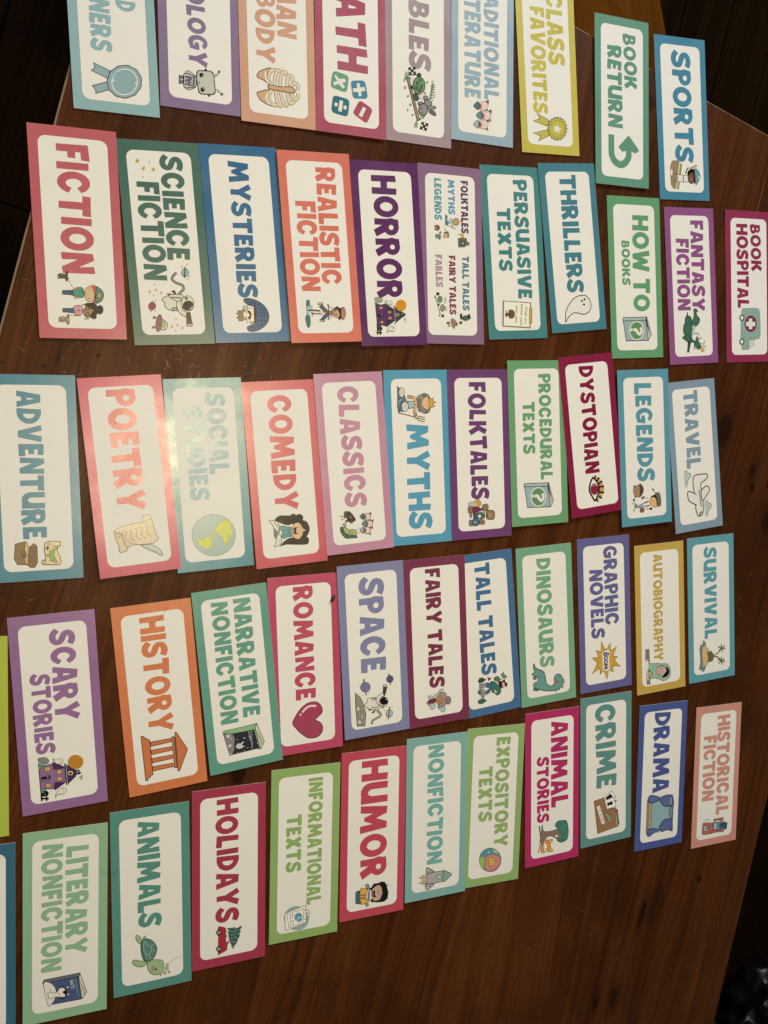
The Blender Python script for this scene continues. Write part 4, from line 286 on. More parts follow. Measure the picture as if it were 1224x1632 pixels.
["dusty pink bordered card lettered CLASSICS with a caterpillar and three pigs",0.30677,-0.01262,0.0757,1,12619433,[["CLASSICS",-865,503,-138,-144,248,12619433]],[["caterpillar_picture",[["f",4745827,[712,-226,718,-197,783,-185,814,-123,822,-49,852,-39,849,-101,844,-170,799,-211,759,-228],1,5.6,2564637],["f",10861429,[716,-190,723,-156,771,-120,800,-117,795,-161,759,-188],1,5.6,2564637],["f",10861429,[753,-113,754,-69,776,-40,817,-49,821,-79,796,-112],1,5.6,2564637],["e",2564637,793,-84,1,6,6,0],["s",2564637,3.9,[804,-43,807,-13,790,3],1],["s",2564637,3.9,[776,-36,760,-14,739,-10],1],["f",9939074,[687,-197,671,-176,687,-158,714,-170],1,5.0,2564637]]],["beetle_picture",[["f",7098950,[558,-172,537,-151,544,-127,573,-119,604,-141,601,-166],1,5.0,2564637],["f",4144696,[545,-122,547,-102,598,-61,648,-40,663,-76,657,-126,604,-141],1,5.0,2564637],["e",7879745,659,-89,2,20,21,-2,4.5,2564637],["e",7231818,650,-150,1,12,14,-1,3.9,2564637],["s",460551,5.8,[587,-214,599,-166],1],["e",460551,587,-214,1,7,6,0],["s",460551,5.8,[628,-200,614,-181,612,-152],1],["e",460551,627,-200,1,7,6,0],["e",5862247,609,-97,-6,13,22,11]]],["pigs_picture",[["f",7231576,[592,112,578,158,614,152,610,130],0,3.9,2564637],["f",9270124,[660,110,685,147,650,138],0,3.9,2564637],["e",14929356,625,107,4,41,40,-3,5.0,2564637],["f",4487292,[613,17,587,44,587,68,650,64,642,39],1,5.0,2564637],["e",10573932,625,77,1,14,21,-2,3.4,2564637],["s",4474710,9.6,[590,67,649,62],0],["e",460551,596,98,0,3,3,0],["e",460551,654,94,0,3,3,0],["f",7231576,[748,100,734,146,771,140,765,118],0,3.9,2564637],["f",9270124,[816,98,841,135,806,126],0,3.9,2564637],["e",14929356,781,95,5,41,40,-3,5.0,2564637],["f",9942454,[769,5,743,31,743,56,805,51,797,27],1,5.0,2564637],["e",10573932,780,64,2,14,21,-2,3.4,2564637],["s",4474710,9.6,[745,55,805,50],0],["e",460551,751,86,0,3,3,0],["e",460551,810,82,0,3,3,0],["f",7231576,[675,131,662,176,698,171,693,149],0,3.9,2564637],["f",9270124,[743,128,768,165,733,157],0,3.9,2564637],["e",14929356,709,126,4,41,40,-3,5.0,2564637],["f",5542806,[696,35,670,62,670,87,733,82,725,58],1,5.0,2564637],["e",10573932,708,95,1,14,21,-2,3.4,2564637],["s",4474710,9.6,[673,85,732,81],0],["e",460551,679,117,0,3,3,0],["e",460551,737,112,0,3,3,0]]]]],
["sky blue bordered card lettered MYTHS with a crowned sea king",0.38678,-0.00665,0.0428,0,5611200,[["MYTHS",-395,845,-151,-155,286,5611200]],[["sea_king_picture",[["f",5994893,[-844,-242,-816,-228,-811,-197,-739,-159,-664,-131,-635,-116,-578,-114,-541,-157,-543,-208,-525,-240,-638,-243],0,5.2,2564637],["e",14474201,-759,-188,1,35,55,-2,6.3,2564637],["s",13281432,7.0,[-769,-209,-778,-188,-749,-179,-745,-200],1],["e",14737369,-598,-152,1,41,59,-2,6.3,2564637],["s",9930882,6.0,[-636,-178,-645,-152,-607,-138,-589,-165,-569,-135],1],["f",5995409,[-675,-241,-693,-176,-651,-188,-609,-205,-571,-217,-562,-243],1,4.6,2564637],["s",13293529,5.0,[-637,-235,-665,-213,-697,-171],1],["f",10471112,[-659,-116,-657,-33,-586,-30,-571,-104,-606,-112],0,6.3,2564637],["s",10583370,34.9,[-662,-38,-642,-17],0],["s",2564637,34.9,[-705,-62,-690,-26,-656,-12],1],["s",14728600,24.9,[-705,-62,-690,-26,-656,-12],1],["f",13019226,[-725,-113,-719,-56,-688,-57,-692,-114],0,6.3,2564637],["s",14862477,29.9,[-647,-20,-633,-18],0],["s",2564637,37.9,[-623,-3,-576,-28,-519,-30],1],["s",14464401,26.9,[-623,-3,-576,-28,-519,-30],1],["f",13282403,[-520,-48,-519,-7,-490,-3,-486,-39],0,6.3,2564637],["f",14993549,[-486,-34,-471,-3,-452,-4,-453,-25],0,5.2,2564637],["s",7232826,10.0,[-527,-234,-474,-35],0],["s",7232826,10.0,[-464,-4,-456,17],0],["s",7232826,9.0,[-485,18,-442,6,-432,16],1],["s",7232826,9.0,[-482,23,-463,96],0],["s",7232826,9.0,[-458,22,-437,100],0],["s",7232826,9.0,[-435,16,-411,84],0],["f",9933713,[-704,6,-722,33,-740,81,-737,133,-701,163,-629,171,-572,169,-524,146,-514,88,-536,52,-542,20,-585,12,-632,3],1,6.9,2564637],["e",8551808,-670,36,0,18,16,-1,4.0,2564637],["e",8551808,-632,29,0,18,16,-1,4.0,2564637],["e",8551808,-589,33,0,18,16,-1,4.0,2564637],["e",8551808,-546,52,0,18,16,-1,4.0,2564637],["e",8551808,-726,96,0,18,16,-1,4.0,2564637],["e",8551808,-535,115,0,18,16,-1,4.0,2564637],["e",8551808,-716,90,0,18,16,-1,4.0,2564637],["f",14991251,[-664,67,-697,100,-696,147,-563,148,-564,100,-602,70],1,5.7,2564637],["f",15252866,[-645,66,-640,87,-597,86,-603,65],0],["e",2564637,-654,125,0,5,4,0],["e",2564637,-597,122,0,5,4,0],["f",13610570,[-687,152,-681,194,-692,221,-662,196,-639,246,-626,200,-592,228,-581,175,-562,153],0,6.3,2564637]]]]],
["plum bordered card lettered FOLKTALES with a family of bears",0.46741,-0.00311,0.0405,1,7094389,[["FOLKTALES",-868,545,-137,-133,230,7094389]],[["bears_picture",[["f",11913415,[589,-186,567,-149,571,-99,618,-115,615,-160],1,4.0,2564637],["f",13281363,[567,-95,542,-62,555,-22,597,-5,628,-33,629,-74,585,-59],1,5.0,2564637],["f",14860689,[575,-95,572,-72,625,-65,620,-92],1],["f",9663834,[626,-183,626,-124,694,-126,695,-180],1,4.5,2564637],["f",7221338,[630,-119,634,-51,671,2,698,-76,711,-117],1,4.5,2564637],["f",9663834,[614,13,604,41,611,87,668,89,690,47,675,7],1,5.0,2564637],["e",460551,654,5,1,10,9,0],["f",3303006,[711,-122,702,42,775,40,768,-115],0,5.0,2564637],["e",15198179,746,-32,2,22,18,-1],["e",15198179,712,19,0,7,7,0],["e",15198179,778,20,1,7,7,0],["f",9663834,[696,-167,698,-135,754,-137,753,-164],0,4.0,2564637],["f",9663834,[691,66,682,117,702,171,788,169,796,109,777,63],1,6.0,2564637],["e",460551,748,68,1,11,11,0],["f",11242604,[717,93,716,139,770,137,766,91],1],["f",5270667,[783,-133,781,-47,839,-35,857,-63,853,-126],1,4.5,2564637],["e",15198179,816,-94,1,10,9,0],["f",7894384,[788,-174,791,-134,852,-131,849,-172],1,4.5,2564637],["f",9663834,[778,-29,794,26,840,38,849,-12,823,-34],1,4.5,2564637],["e",460551,817,-30,1,8,8,0],["f",9663834,[694,-76,691,11,704,19,711,-68],0]]]]],
["green bordered card with a question mark book, between the FOLKTALES and DYSTOPIAN cards",0.54826,0.01083,0.0471,2,7119481,[["PROCEDURAL",-849,458,24,20,175,7119481],["TEXTS",-511,132,-206,-218,166,7119481]],[["guide_book_picture",[["f",13618878,[512,121,505,138,733,201,807,152,801,147],0,6.7,2564637],["s",5854796,3.3,[568,136,755,170],0],["s",5854796,3.3,[594,147,745,182],0],["s",5854796,3.3,[620,158,736,194],0],["f",10074049,[510,-218,531,121,805,150,789,-179],0,8.6,2564637],["f",10993089,[510,-223,489,-213,499,119,499,138,543,118,530,-221],0,7.6,2564637],["f",1843746,[523,114,500,131,569,145,698,165,624,139],0],["e",15198179,668,-20,8,112,123,-4],["e",6525793,668,-20,7,99,110,-3],["s",15198179,38.5,[655,-70,658,-29,694,-7,716,20,694,46,658,50,630,39],1],["e",15198179,652,-97,1,19,18,-1]]]]],
["wine red bordered card lettered DYSTOPIAN with an eye",0.6275,0.02113,0.1236,3,8657475,[["DYSTOPIAN",-882,483,-115,-150,216,8657475]],[["eye_picture",[["f",13671779,[544,-25,547,42,605,80,669,109,736,107,792,73,836,9,828,-22,778,23,693,39,632,29],1],["f",15396581,[535,-46,588,2,646,36,725,32,787,-2,842,-39,779,-81,705,-109,639,-106,586,-81],1],["e",7224401,689,-36,9,63,74,-7],["e",9248058,696,-37,7,51,62,-6],["s",14586797,9.4,[650,-76,634,-50,638,-19,655,7],1],["s",460551,22.5,[532,-44,586,-81,639,-106,705,-113,765,-87,845,-44],1],["s",460551,22.5,[535,-44,588,2,645,32,712,33,757,17,845,-40],1],["s",460551,21.8,[548,-22,515,3],0],["s",460551,21.8,[586,14,548,54],0],["s",460551,21.8,[626,38,601,96],0],["s",460551,21.8,[670,45,674,117],0],["s",460551,21.8,[736,35,755,109],0],["s",460551,21.8,[784,18,824,66],0],["s",460551,21.8,[829,-18,859,7],0]]]]],
["turquoise bordered card lettered LEGENDS with a traveller and basket",0.71045,0.00558,0.0649,4,6003117,[["LEGENDS",-844,448,-142,-136,266,6003117]],[["folk_hero_picture",[["s",6503482,27.3,[484,-105,478,-85],0],["f",6505288,[480,-114,478,-80,530,-47,586,-54,632,-90,634,-120],1,3.1,2564637],["f",11374199,[499,-180,488,-115,634,-115,625,-179,590,-208,533,-211],1,4.2,2564637],["s",8150349,4.1,[521,-203,528,-116],0],["s",8150349,4.1,[550,-204,557,-117],0],["s",8150349,4.1,[578,-205,585,-118],0],["s",8150349,4.1,[602,-206,610,-119],0],["s",8150349,4.1,[492,-160,626,-165],0],["e",5127738,496,-193,1,16,15,-1],["e",5125434,635,-182,1,15,12,0],["e",4470072,675,-205,1,17,18,-1],["f",9283757,[757,-164,729,-64,766,-55,787,-96,783,-160],0,3.1,2564637],["f",7902097,[733,-198,724,-168,757,-154,795,-186,778,-200],0,3.1,2564637],["f",3753800,[725,-64,700,33,717,37,735,-44],0],["f",3753800,[771,-50,759,46,772,50,784,-41],0],["f",15198179,[746,-49,717,37,755,46,772,-35],0],["e",8021589,817,-79,18,31,28,-22,4.2,2564637],["f",3753800,[649,-86,633,-35,666,-34,670,-82],0],["s",12626082,7.3,[683,-72,658,-31,662,14,692,28],1],["s",12626082,18.2,[717,-237,710,-187],0],["s",11902359,15.5,[792,-220,831,-202],0],["s",11899789,11.8,[803,-16,813,54],0],["e",5123633,812,66,2,22,18,-1],["f",14988669,[678,64,654,110,669,150,786,166,795,125,770,81,735,52],1,4.2,2564637],["s",11236170,4.1,[700,78,706,98,703,108],1],["f",3287332,[673,54,643,80,627,136,662,160,792,186,790,166,686,149,658,110],0],["f",7106156,[615,142,610,203,659,226,734,234,783,227,789,197,687,169],1,4.7,2564637],["s",4145213,6.4,[607,142,568,113],0],["s",4145213,20.0,[572,118,548,98],0]]]]],
["grey blue bordered card lettered TRAVEL with an aeroplane",0.79633,-0.00536,0.1143,0,8559536,[["TRAVEL",-886,164,-131,-141,234,8559536]],[["aeroplane_picture",[["f",15198179,[278,-44,261,13,264,149,280,188,312,191,344,155,379,78,409,64,491,69,620,88,768,79,814,50,830,3,793,-28,714,-45,664,-47,606,-143,540,-166,478,-164,471,-127,501,-56,428,-62,347,-64],1,14.0,2564637],["f",15198179,[495,66,444,124,434,171,464,208,509,205,561,155,623,82],1,14.0,2564637],["s",2564637,12.2,[506,-51,531,-19],0],["s",2564637,12.2,[664,-52,667,-24],0],["e",11252404,799,40,11,26,24,-14,9.3,2564637],["f",6514275,[472,21,475,46,495,46,492,22],0],["f",6514275,[501,23,504,48,524,48,521,24],0],["f",6514275,[530,26,534,50,553,50,550,26],0],["f",6514275,[560,28,563,53,583,52,579,29],0],["f",6514275,[589,30,592,55,612,55,609,31],0],["f",6514275,[618,33,621,57,641,57,638,33],0],["f",6514275,[647,35,651,60,670,59,667,36],0],["f",6514275,[676,37,680,62,700,61,696,38],0]]],["cloud_picture",[["f",12307148,[200,-206,181,-177,208,-145,235,-103,271,-100,332,-150,389,-160,401,-200],1],["s",5987674,7.6,[184,-188,183,-166,213,-140,231,-102,267,-97,299,-130,339,-167,389,-160],1]]],["cloud_picture",[["f",12307148,[654,111,636,141,663,173,692,217,729,220,790,169,830,160,842,119],1],["s",5987674,7.6,[639,129,637,152,668,178,687,217,725,223,756,189,796,151,848,159],1]]]]],
["lime green card cut off by the photo edge, beside the SCARY STORIES card",-0.09994,-0.28177,-0.0242,0,11649354,[],[]],
["mauve bordered card lettered SCARY STORIES with a haunted house",-0.01194,-0.26347,0.0404,0,9596060,[["SCARY",-845,95,-34,-37,238,9596060],["STORIES",-416,414,-238,-240,177,9596060]],[["haunted_house_picture",[["f",5673099,[498,-223,523,-164,554,-180,552,-218],0],["f",5673099,[759,-222,779,-169,818,-172,812,-223],0],["f",8816523,[444,-224,447,-155,482,-127,511,-138,513,-168,490,-214],1,3.7,2696226],["s",3160638,7.4,[488,-225,885,-224],0],["f",9464985,[561,-221,528,-165,521,-95,586,-86,581,15,738,18,722,-87,788,-98,774,-169,754,-224],0,4.8,2696226],["f",4795993,[507,-94,577,20,590,14,586,-86],0,3.7,2696226],["f",4795993,[804,-92,742,13,734,0,726,-91],0,3.7,2696226],["f",4795993,[555,34,614,114,693,118,765,33],0,4.8,2696226],["s",3945293,15.7,[543,22,769,27],0],["s",11711956,5.6,[555,31,765,31],0],["f",657159,[629,116,629,156,681,157,679,119],0],["e",9603493,652,134,2,11,16,-1],["s",2696226,13.9,[667,158,670,173],0],["f",460555,[645,-212,635,-124,676,-123,667,-211],0],["e",8222850,654,-148,2,10,14,-1],["f",8216962,[669,-213,685,-128,709,-129,692,-219],0],["f",15320428,[546,-166,552,-125,573,-120,590,-130,584,-169],0,4.3,2696226],["s",10311238,3.7,[564,-166,572,-124],0],["s",10311238,3.7,[549,-145,587,-147],0],["f",15320428,[596,-58,602,-17,622,-12,640,-22,633,-61],0,4.3,2696226],["s",10311238,3.7,[613,-59,621,-16],0],["s",10311238,3.7,[599,-37,636,-39],0],["f",15320428,[669,-59,675,-18,695,-13,713,-23,706,-62],0,4.3,2696226],["s",10311238,3.7,[686,-59,694,-17],0],["s",10311238,3.7,[672,-37,710,-40],0],["f",15320428,[720,-169,726,-128,747,-123,764,-133,758,-172],0,4.3,2696226],["s",10311238,3.7,[738,-170,746,-128],0],["s",10311238,3.7,[724,-148,761,-150],0],["e",15586969,652,68,5,26,25,-2,4.3,2696226],["e",657159,654,67,3,15,14,-1],["e",657159,702,175,1,8,8,-1],["e",657159,712,157,1,7,8,-1],["e",657159,730,170,1,8,8,-1]]],["moon_picture",[["e",12420396,543,125,14,74,74,-5]]],["ghost_picture",[["f",15198179,[467,-87,488,-66,481,-27,495,-1,520,4,537,-13,532,-52,505,-76],1,4.3,2696226],["e",657159,511,-22,1,3,4,0],["e",657159,523,-21,1,3,4,0]]],["ghost_picture",[["f",15198179,[878,-88,836,-81,806,-57,789,-21,802,9,826,16,851,-3,852,-34,849,-65],1,4.3,2696226],["e",657159,811,-20,1,3,4,0],["e",657159,801,-9,1,3,4,0],["e",657159,823,-11,1,3,4,0]]],["black_cat_picture",[["e",460555,819,-176,5,25,29,-2],["f",460555,[808,-219,792,-179,846,-174,842,-221],0],["e",15198179,830,-183,1,3,3,0],["e",15198179,808,-195,1,3,3,0],["s",460555,16.7,[861,-222,877,-154],0],["s",460555,13.9,[852,-172,895,-173],0],["s",460555,13.9,[842,-219,889,-218],0]]]]],
["orange bordered card lettered HISTORY with a columned temple",0.08799,-0.25924,0.072,0,13729106,[["HISTORY",-877,373,-137,-142,254,13729106]],[["temple_picture",[["f",13334603,[386,-233,389,-205,408,-202,410,-181,428,-178,436,-150,821,-150,823,-174,845,-179,847,-203,872,-207,869,-228],0,7.9,5322019],["f",13334603,[463,-143,466,67,504,68,511,-145],0,7.4,5322019],["f",13334603,[553,-144,557,66,596,68,601,-146],0,7.4,5322019],["f",13334603,[644,-145,648,66,687,67,692,-147],0,7.4,5322019],["f",13334603,[734,-146,739,65,778,67,782,-148],0,7.4,5322019],["f",13334603,[450,78,453,104,797,102,794,78],0,7.4,5322019],["f",8085560,[448,107,517,116,794,112,796,100],0],["f",13334603,[409,116,409,128,618,230,836,128,835,109],0,7.9,5322019]]]]],
["green bordered card lettered NARRATIVE NONFICTION with a dark space book",0.17115,-0.24781,0.0845,1,6528655,[["NARRATIVE",-886,449,23,16,192,6528655],["NONFICTION",-877,482,-216,-231,188,6528655]],[["space_book_picture",[["f",13818557,[540,128,540,153,763,218,838,171,829,151],0,6.4,2630431],["s",8029286,3.2,[612,143,814,183],0],["s",8029286,3.2,[631,150,803,191],0],["s",8029286,3.2,[649,156,792,199],0],["s",8029286,3.2,[667,163,781,207],0],["f",9288337,[569,-228,551,-215,541,132,549,150,592,128,832,165,837,146,603,113,603,-148],0,6.4,3097655],["f",2764087,[594,-147,604,117,826,156,834,-144],0],["f",8947336,[582,-223,598,-125,650,-103,787,-121,833,-148,836,-176],0,5.3,2630431],["e",13817302,616,-174,4,20,19,-2],["f",13817302,[717,-182,709,-154,730,-145,750,-181],0],["f",13817302,[648,-157,643,-134,662,-145],0],["e",12830401,815,-165,2,9,8,-1],["f",13225425,[754,-102,721,-78,727,-51,711,-18,722,-10,751,-31,762,0,781,-43,781,-75],1],["e",460551,746,-14,4,16,16,-2],["e",12830413,676,0,3,12,6,-1],["e",13489631,674,-78,1,4,5,0],["e",13489631,792,27,1,5,5,0],["e",13489631,823,-88,1,4,5,0],["e",13489631,820,-15,1,4,5,0],["e",13489631,765,139,1,5,5,0],["e",13489631,672,60,1,5,5,0],["t",13818847,"A True Story",609,75,811,69,20],["t",13818847,"of Space",612,47,724,62,20]]]]],
["hot pink bordered card lettered ROMANCE with a heart",0.2481,-0.23934,0.0266,0,12143213,[["ROMANCE",-889,407,-125,-126,230,12143213]],[["heart_picture",[["f",10830945,[657,-177,571,-133,507,-80,460,-14,446,52,454,110,491,153,544,173,590,164,654,89,691,139,735,167,779,171,823,153,856,108,863,38,843,-20,790,-83,724,-138],1,10.0,6564416],["s",15848925,23.1,[549,-64,506,-15,488,36,498,105],1],["e",15848925,572,-83,2,12,12,0]]]]],
["periwinkle bordered card lettered SPACE with an astronaut and planets",0.32995,-0.22973,0.0451,2,8488879,[["SPACE",-849,264,-156,-161,303,8488879]],[["moon_surface_picture",[["f",9998985,[472,-257,535,-200,604,-167,686,-151,747,-136,887,-155,875,-251,629,-260],0,6.9,2564639],["e",13420989,670,-229,4,23,34,-2,5.2,2564639],["e",13420989,771,-185,3,16,19,-1,5.2,2564639],["e",13420989,831,-221,5,28,28,-1,5.2,2564639],["e",13420989,582,-248,1,8,9,0,5.2,2564639],["e",13420989,533,-248,1,6,11,-1,5.2,2564639],["e",13420989,712,-185,1,5,6,0,5.2,2564639],["e",13420989,748,-234,1,6,7,0,5.2,2564639]]],["astronaut_picture",[["s",2564639,26.2,[725,1,767,41,801,39,825,-24,844,-61,882,-70],1],["s",10658201,16.1,[725,1,767,41,801,39,825,-24,844,-61,882,-70],1],["f",5064777,[738,-71,709,-8,756,-36],0],["s",7301477,15.1,[705,-106,709,-70],0],["f",14868952,[647,-146,624,-138,612,-117,574,-110,563,-73,581,-7,658,41,706,33,712,-19,689,-100],1,6.4,2564639],["f",10666950,[568,-56,565,-12,591,-3,594,-49],0,6.9,2564639],["s",5920082,9.1,[679,-69,690,13,667,35],0],["f",14868952,[621,-4,568,9,536,52,528,99,558,102,590,54,667,35],1,6.4,2564639],["e",14868952,636,88,9,57,59,-3,5.8,2564639],["e",788240,629,94,8,51,45,-2,4.6,2564639],["s",15198179,6.0,[603,116,623,133],1],["e",9999506,695,75,2,13,15,-1,5.2,2564639],["f",4800832,[463,94,465,140,541,119,569,104,536,88],0,5.8,2564639],["e",13751505,449,118,4,27,14,-1,6.4,2564639]]],["planet_picture",[["s",7960188,20.1,[328,-144,373,-139],0],["s",7960188,15.1,[483,-128,523,-120],0],["e",8093348,426,-128,9,60,57,-3,5.2,2564639],["s",5921918,7.0,[376,-151,476,-141],0],["e",12691847,387,-210,1,7,6,0],["e",12691847,514,-161,1,7,6,0],["e",12691847,317,-108,1,7,6,0],["e",12691847,494,-91,1,7,6,0]]],["planet_picture",[["s",7960188,15.1,[306,170,336,172],0],["s",7960188,12.1,[417,182,445,186],0],["e",5461884,375,181,6,42,42,-2,4.6,2564639]]],["planet_picture",[["e",10995146,786,157,7,42,42,-2,5.2,2564639],["s",4802119,13.1,[707,162,853,140],0],["e",12691847,707,192,1,7,6,0],["e",12691847,738,105,1,7,6,0],["e",12691847,839,113,1,7,6,0]]]]],
["maroon bordered card lettered FAIRY TALES with a winged fairy",0.4108,-0.22715,0.0425,1,7943762,[["FAIRY TALES",-889,569,-124,-117,198,7943762]],[["fairy_picture",[["f",11258319,[651,-140,656,-95,681,-72,698,-97,679,-133],1,4.6,2564639],["f",11258319,[746,-66,780,-47,816,-60,825,-89,807,-117,773,-116],1,4.6,2564639],["f",11258319,[821,-7,806,22,814,68,847,83,879,69,875,41],1,5.0,2564639],["f",7418187,[703,-138,689,-43,736,-37,750,-66,751,-131,735,-159],0,4.1,2564639],["f",3748145,[730,-169,718,-150,750,-139,773,-112,778,-128],0],["e",14737365,735,-151,1,6,6,0],["f",11258319,[655,-64,635,-21,593,30,595,63,614,67,621,33,652,-13,681,-47],1,4.6,2564639],["f",10915990,[644,12,632,45,644,86,674,106,757,99,807,76,816,-11,786,-10,749,49,719,50],1,5.0,2564639],["f",13344680,[781,7,767,65,782,61,794,15],1,2.7,2564639],["f",11766107,[705,-36,655,7,719,50,737,46,775,-5,744,-33],1,4.1,2564639],["e",2564639,678,-6,1,5,5,0],["e",2564639,732,-14,1,5,5,0],["e",9337977,746,126,6,36,50,-2,5.0,2564639],["s",7299168,4.0,[751,111,734,124,741,145],1]]]]],
["blue bordered card lettered TALL TALES with a lumberjack",0.48019,-0.22392,0.0833,0,4616347,[["TALL TALES",-890,519,-123,-114,208,4616347]],[["lumberjack_picture",[["f",3952959,[570,-180,533,-154,531,-117,568,-59,597,-107,596,-159],0],["f",3952959,[541,-43,567,17,596,-32],0],["f",4088407,[708,-195,678,-169,679,-123,745,-132,747,-165],0],["f",4088407,[817,-198,799,-164,802,-104,839,-69,868,-137,853,-191],0],["f",8617600,[600,-159,611,-80,661,-84,671,-164],0,2.6,2564639],["f",8618882,[654,-121,732,-70,775,-92,804,-137,750,-151,714,-116],0,2.6,2564639],["s",14738400,3.6,[610,-150,616,-76],0],["s",14738400,3.6,[641,-153,645,-78],0],["s",14738400,3.6,[673,-155,674,-80],0],["s",14738400,3.6,[704,-157,704,-82],0],["s",14738400,3.6,[736,-160,733,-85],0],["s",14738400,3.6,[767,-162,763,-87],0],["f",5072786,[608,-71,622,3,703,2,741,-24,762,-68,717,-79,686,-20,663,-75],0,4.1,2564639],["f",3765870,[610,4,629,59,682,112,721,138,779,124,795,76,754,41,739,9],1,4.6,2564639],["e",4489579,592,90,8,42,36,-3,4.6,2564639],["f",14861738,[606,52,611,80,643,110,666,99],1,3.6,2564639],["f",14991252,[739,33,722,53,748,79,768,68],1,3.6,2564639],["e",526087,615,6,2,10,8,-1],["e",526087,739,18,2,12,8,-1],["s",8222276,9.9,[613,136,573,196],0],["f",8618886,[543,148,521,190,556,197,580,232,601,218,587,176],0,5.2,2564639],["f",3480089,[623,117,631,159,607,194,657,209,671,235,717,217,698,197,718,167,707,134,673,113],1],["f",14464678,[656,157,642,172,667,194,706,192,713,162],1,3.1,2564639]]]]],
["mint green bordered card lettered DINOSAURS with a long necked dinosaur",0.565,-0.21931,0.0575,0,7842190,[["DINOSAURS",-861,549,-125,-118,213,7842190]],[["dinosaur_picture",[["f",10007709,[555,-134,562,-103,605,-56,674,-38,765,-25,718,-56,621,-73],0],["e",12699059,754,224,2,14,14,-1,5.8,2564639],["e",12699059,787,225,2,14,14,-1,5.8,2564639],["e",12699059,842,207,2,14,14,-1,5.8,2564639],["e",12699059,860,149,2,14,14,-1,5.8,2564639],["e",12699059,877,105,2,14,14,-1,5.8,2564639],["e",6322804,661,-200,4,26,20,-1,6.4,2564639],["e",6322804,811,-187,8,45,19,-1,6.4,2564639],["f",6856598,[473,-208,529,-181,565,-129,597,-77,639,-50,710,-45,765,-25,798,16,800,59,769,85,708,85,670,113,665,157,698,199,762,215,817,205,857,155,868,78,858,-18,831,-114,787,-208,751,-225,725,-210,710,-162,664,-155,637,-180,624,-227,599,-237,587,-199,533,-215],1,9.3,2564639],["e",11365748,759,107,4,24,28,-1],["e",526087,762,142,2,13,8,0],["s",12047561,5.1,[616,-222,627,-169],1]]]]],
["violet blue bordered card lettered GRAPHIC NOVELS with a yellow BOOM burst",0.65421,-0.2118,0.0487,0,6579610,[["GRAPHIC",-891,159,-3,6,213,6579610],["NOVELS",-600,317,-228,-218,203,6579610]],[["boom_picture",[["f",13739839,[354,-68,473,-13,473,19,402,72,506,77,462,176,581,109,601,188,638,128,736,229,710,104,794,112,750,41,879,14,760,-32,757,-52,796,-94,713,-99,773,-222,638,-131,559,-216,566,-110,465,-153,501,-75],0,8.3,2564638],["f",15526886,[515,-65,480,38,517,67,573,51,764,51,753,-52,591,-52],0],["g",5068155,"B",515,-48,569,-37,94],["g",5068155,"O",565,-32,619,-34,67],["g",5068155,"O",616,-36,670,-37,67],["g",5068155,"M",668,-37,744,-39,70]]]]],
["golden bordered card lettered AUTOBIOGRAPHY with a writing girl in a headscarf",0.74476,-0.2237,0.0521,0,12822101,[["AUTOBIOGRAPHY",-872,589,-105,-116,154,12822101]],[["student_picture",[["f",8616559,[403,-256,406,-195,625,-192,895,-188,888,-244,744,-251,663,-224,620,-223,551,-260],0,3.3,2564638],["f",15131611,[561,-247,552,-226,640,-203,711,-240,657,-259],1],["f",14078149,[711,-240,708,-209,835,-212,840,-233,766,-247],0,3.3,2564638],["f",10011052,[607,-197,620,-110,616,-68,636,-7,645,66,672,123,755,156,831,146,870,93,877,25,840,-47,815,-124,816,-196,767,-154,722,-169,691,-209,645,-198],1,6.5,2564638],["e",13086115,741,7,15,96,73,-2,4.9,2564638],["f",987670,[687,76,715,117,769,137,820,104,836,41,827,10,782,53,753,85],1],["s",7233113,6.6,[676,-80,658,-28,669,45],1],["e",7227464,697,3,2,12,7,0],["e",7227464,778,-28,2,12,7,0],["s",9985625,4.7,[728,-45,746,-40],1],["f",12692892,[727,-220,720,-184,760,-144,776,-206],1,4.9,2564638],["s",6326648,6.6,[691,-152,653,-121,626,-69],1]]]]],
["aqua bordered card lettered SURVIVAL with a palm island",0.83275,-0.21709,0.054,0,6266542,[["SURVIVAL",-862,424,-125,-123,222,6266542]],[["island_picture",[["f",7244682,[436,-144,475,-117,503,-107,502,-145,593,-179,689,-180,802,-161,810,-139,809,-117,855,-129,881,-162,845,-194,850,-221,814,-226,729,-206,641,-210,561,-216,547,-227,532,-205,489,-204,498,-172],1,4.0,2564638],["f",13743238,[518,-156,506,-117,545,-91,576,-59,629,-54,750,-67,805,-112,796,-144,717,-170,602,-179],1,5.1,2564638],["f",6972996,[610,-92,606,-59,604,-15,659,28,682,39,757,4,756,-29,761,-83,688,-71],0],["s",6315581,9.0,[599,-15,652,-16],0],["s",6315581,9.0,[620,7,663,0],0],["s",6315581,9.0,[739,32,707,0],0],["s",6315581,9.0,[761,4,715,-11],0],["s",7234639,16.9,[676,28,662,83,630,134,599,167],1],["s",6576454,16.9,[689,28,708,94,741,137,773,170],1],["s",7963997,19.9,[591,173,611,239],0],["s",7963997,19.9,[591,173,649,189],0],["s",7963997,19.9,[591,173,621,122],0],["s",7963997,19.9,[591,173,563,111],0],["s",7963997,19.9,[591,173,533,168],0],["s",7963997,19.9,[591,173,566,228],0],["e",3029017,591,173,2,14,12,0],["s",7963997,19.9,[772,168,792,233],0],["s",7963997,19.9,[772,168,831,184],0],["s",7963997,19.9,[772,168,802,116],0],["s",7963997,19.9,[772,168,743,105],0],["s",7963997,19.9,[772,168,714,163],0],["s",7963997,19.9,[772,168,747,223],0],["e",3029017,772,168,2,14,12,0]]]]],
["dark teal card cut off by the photo edge, beside the LITERARY NONFICTION card",-0.09979,-0.49259,-0.03,0,3434883,[],[]],
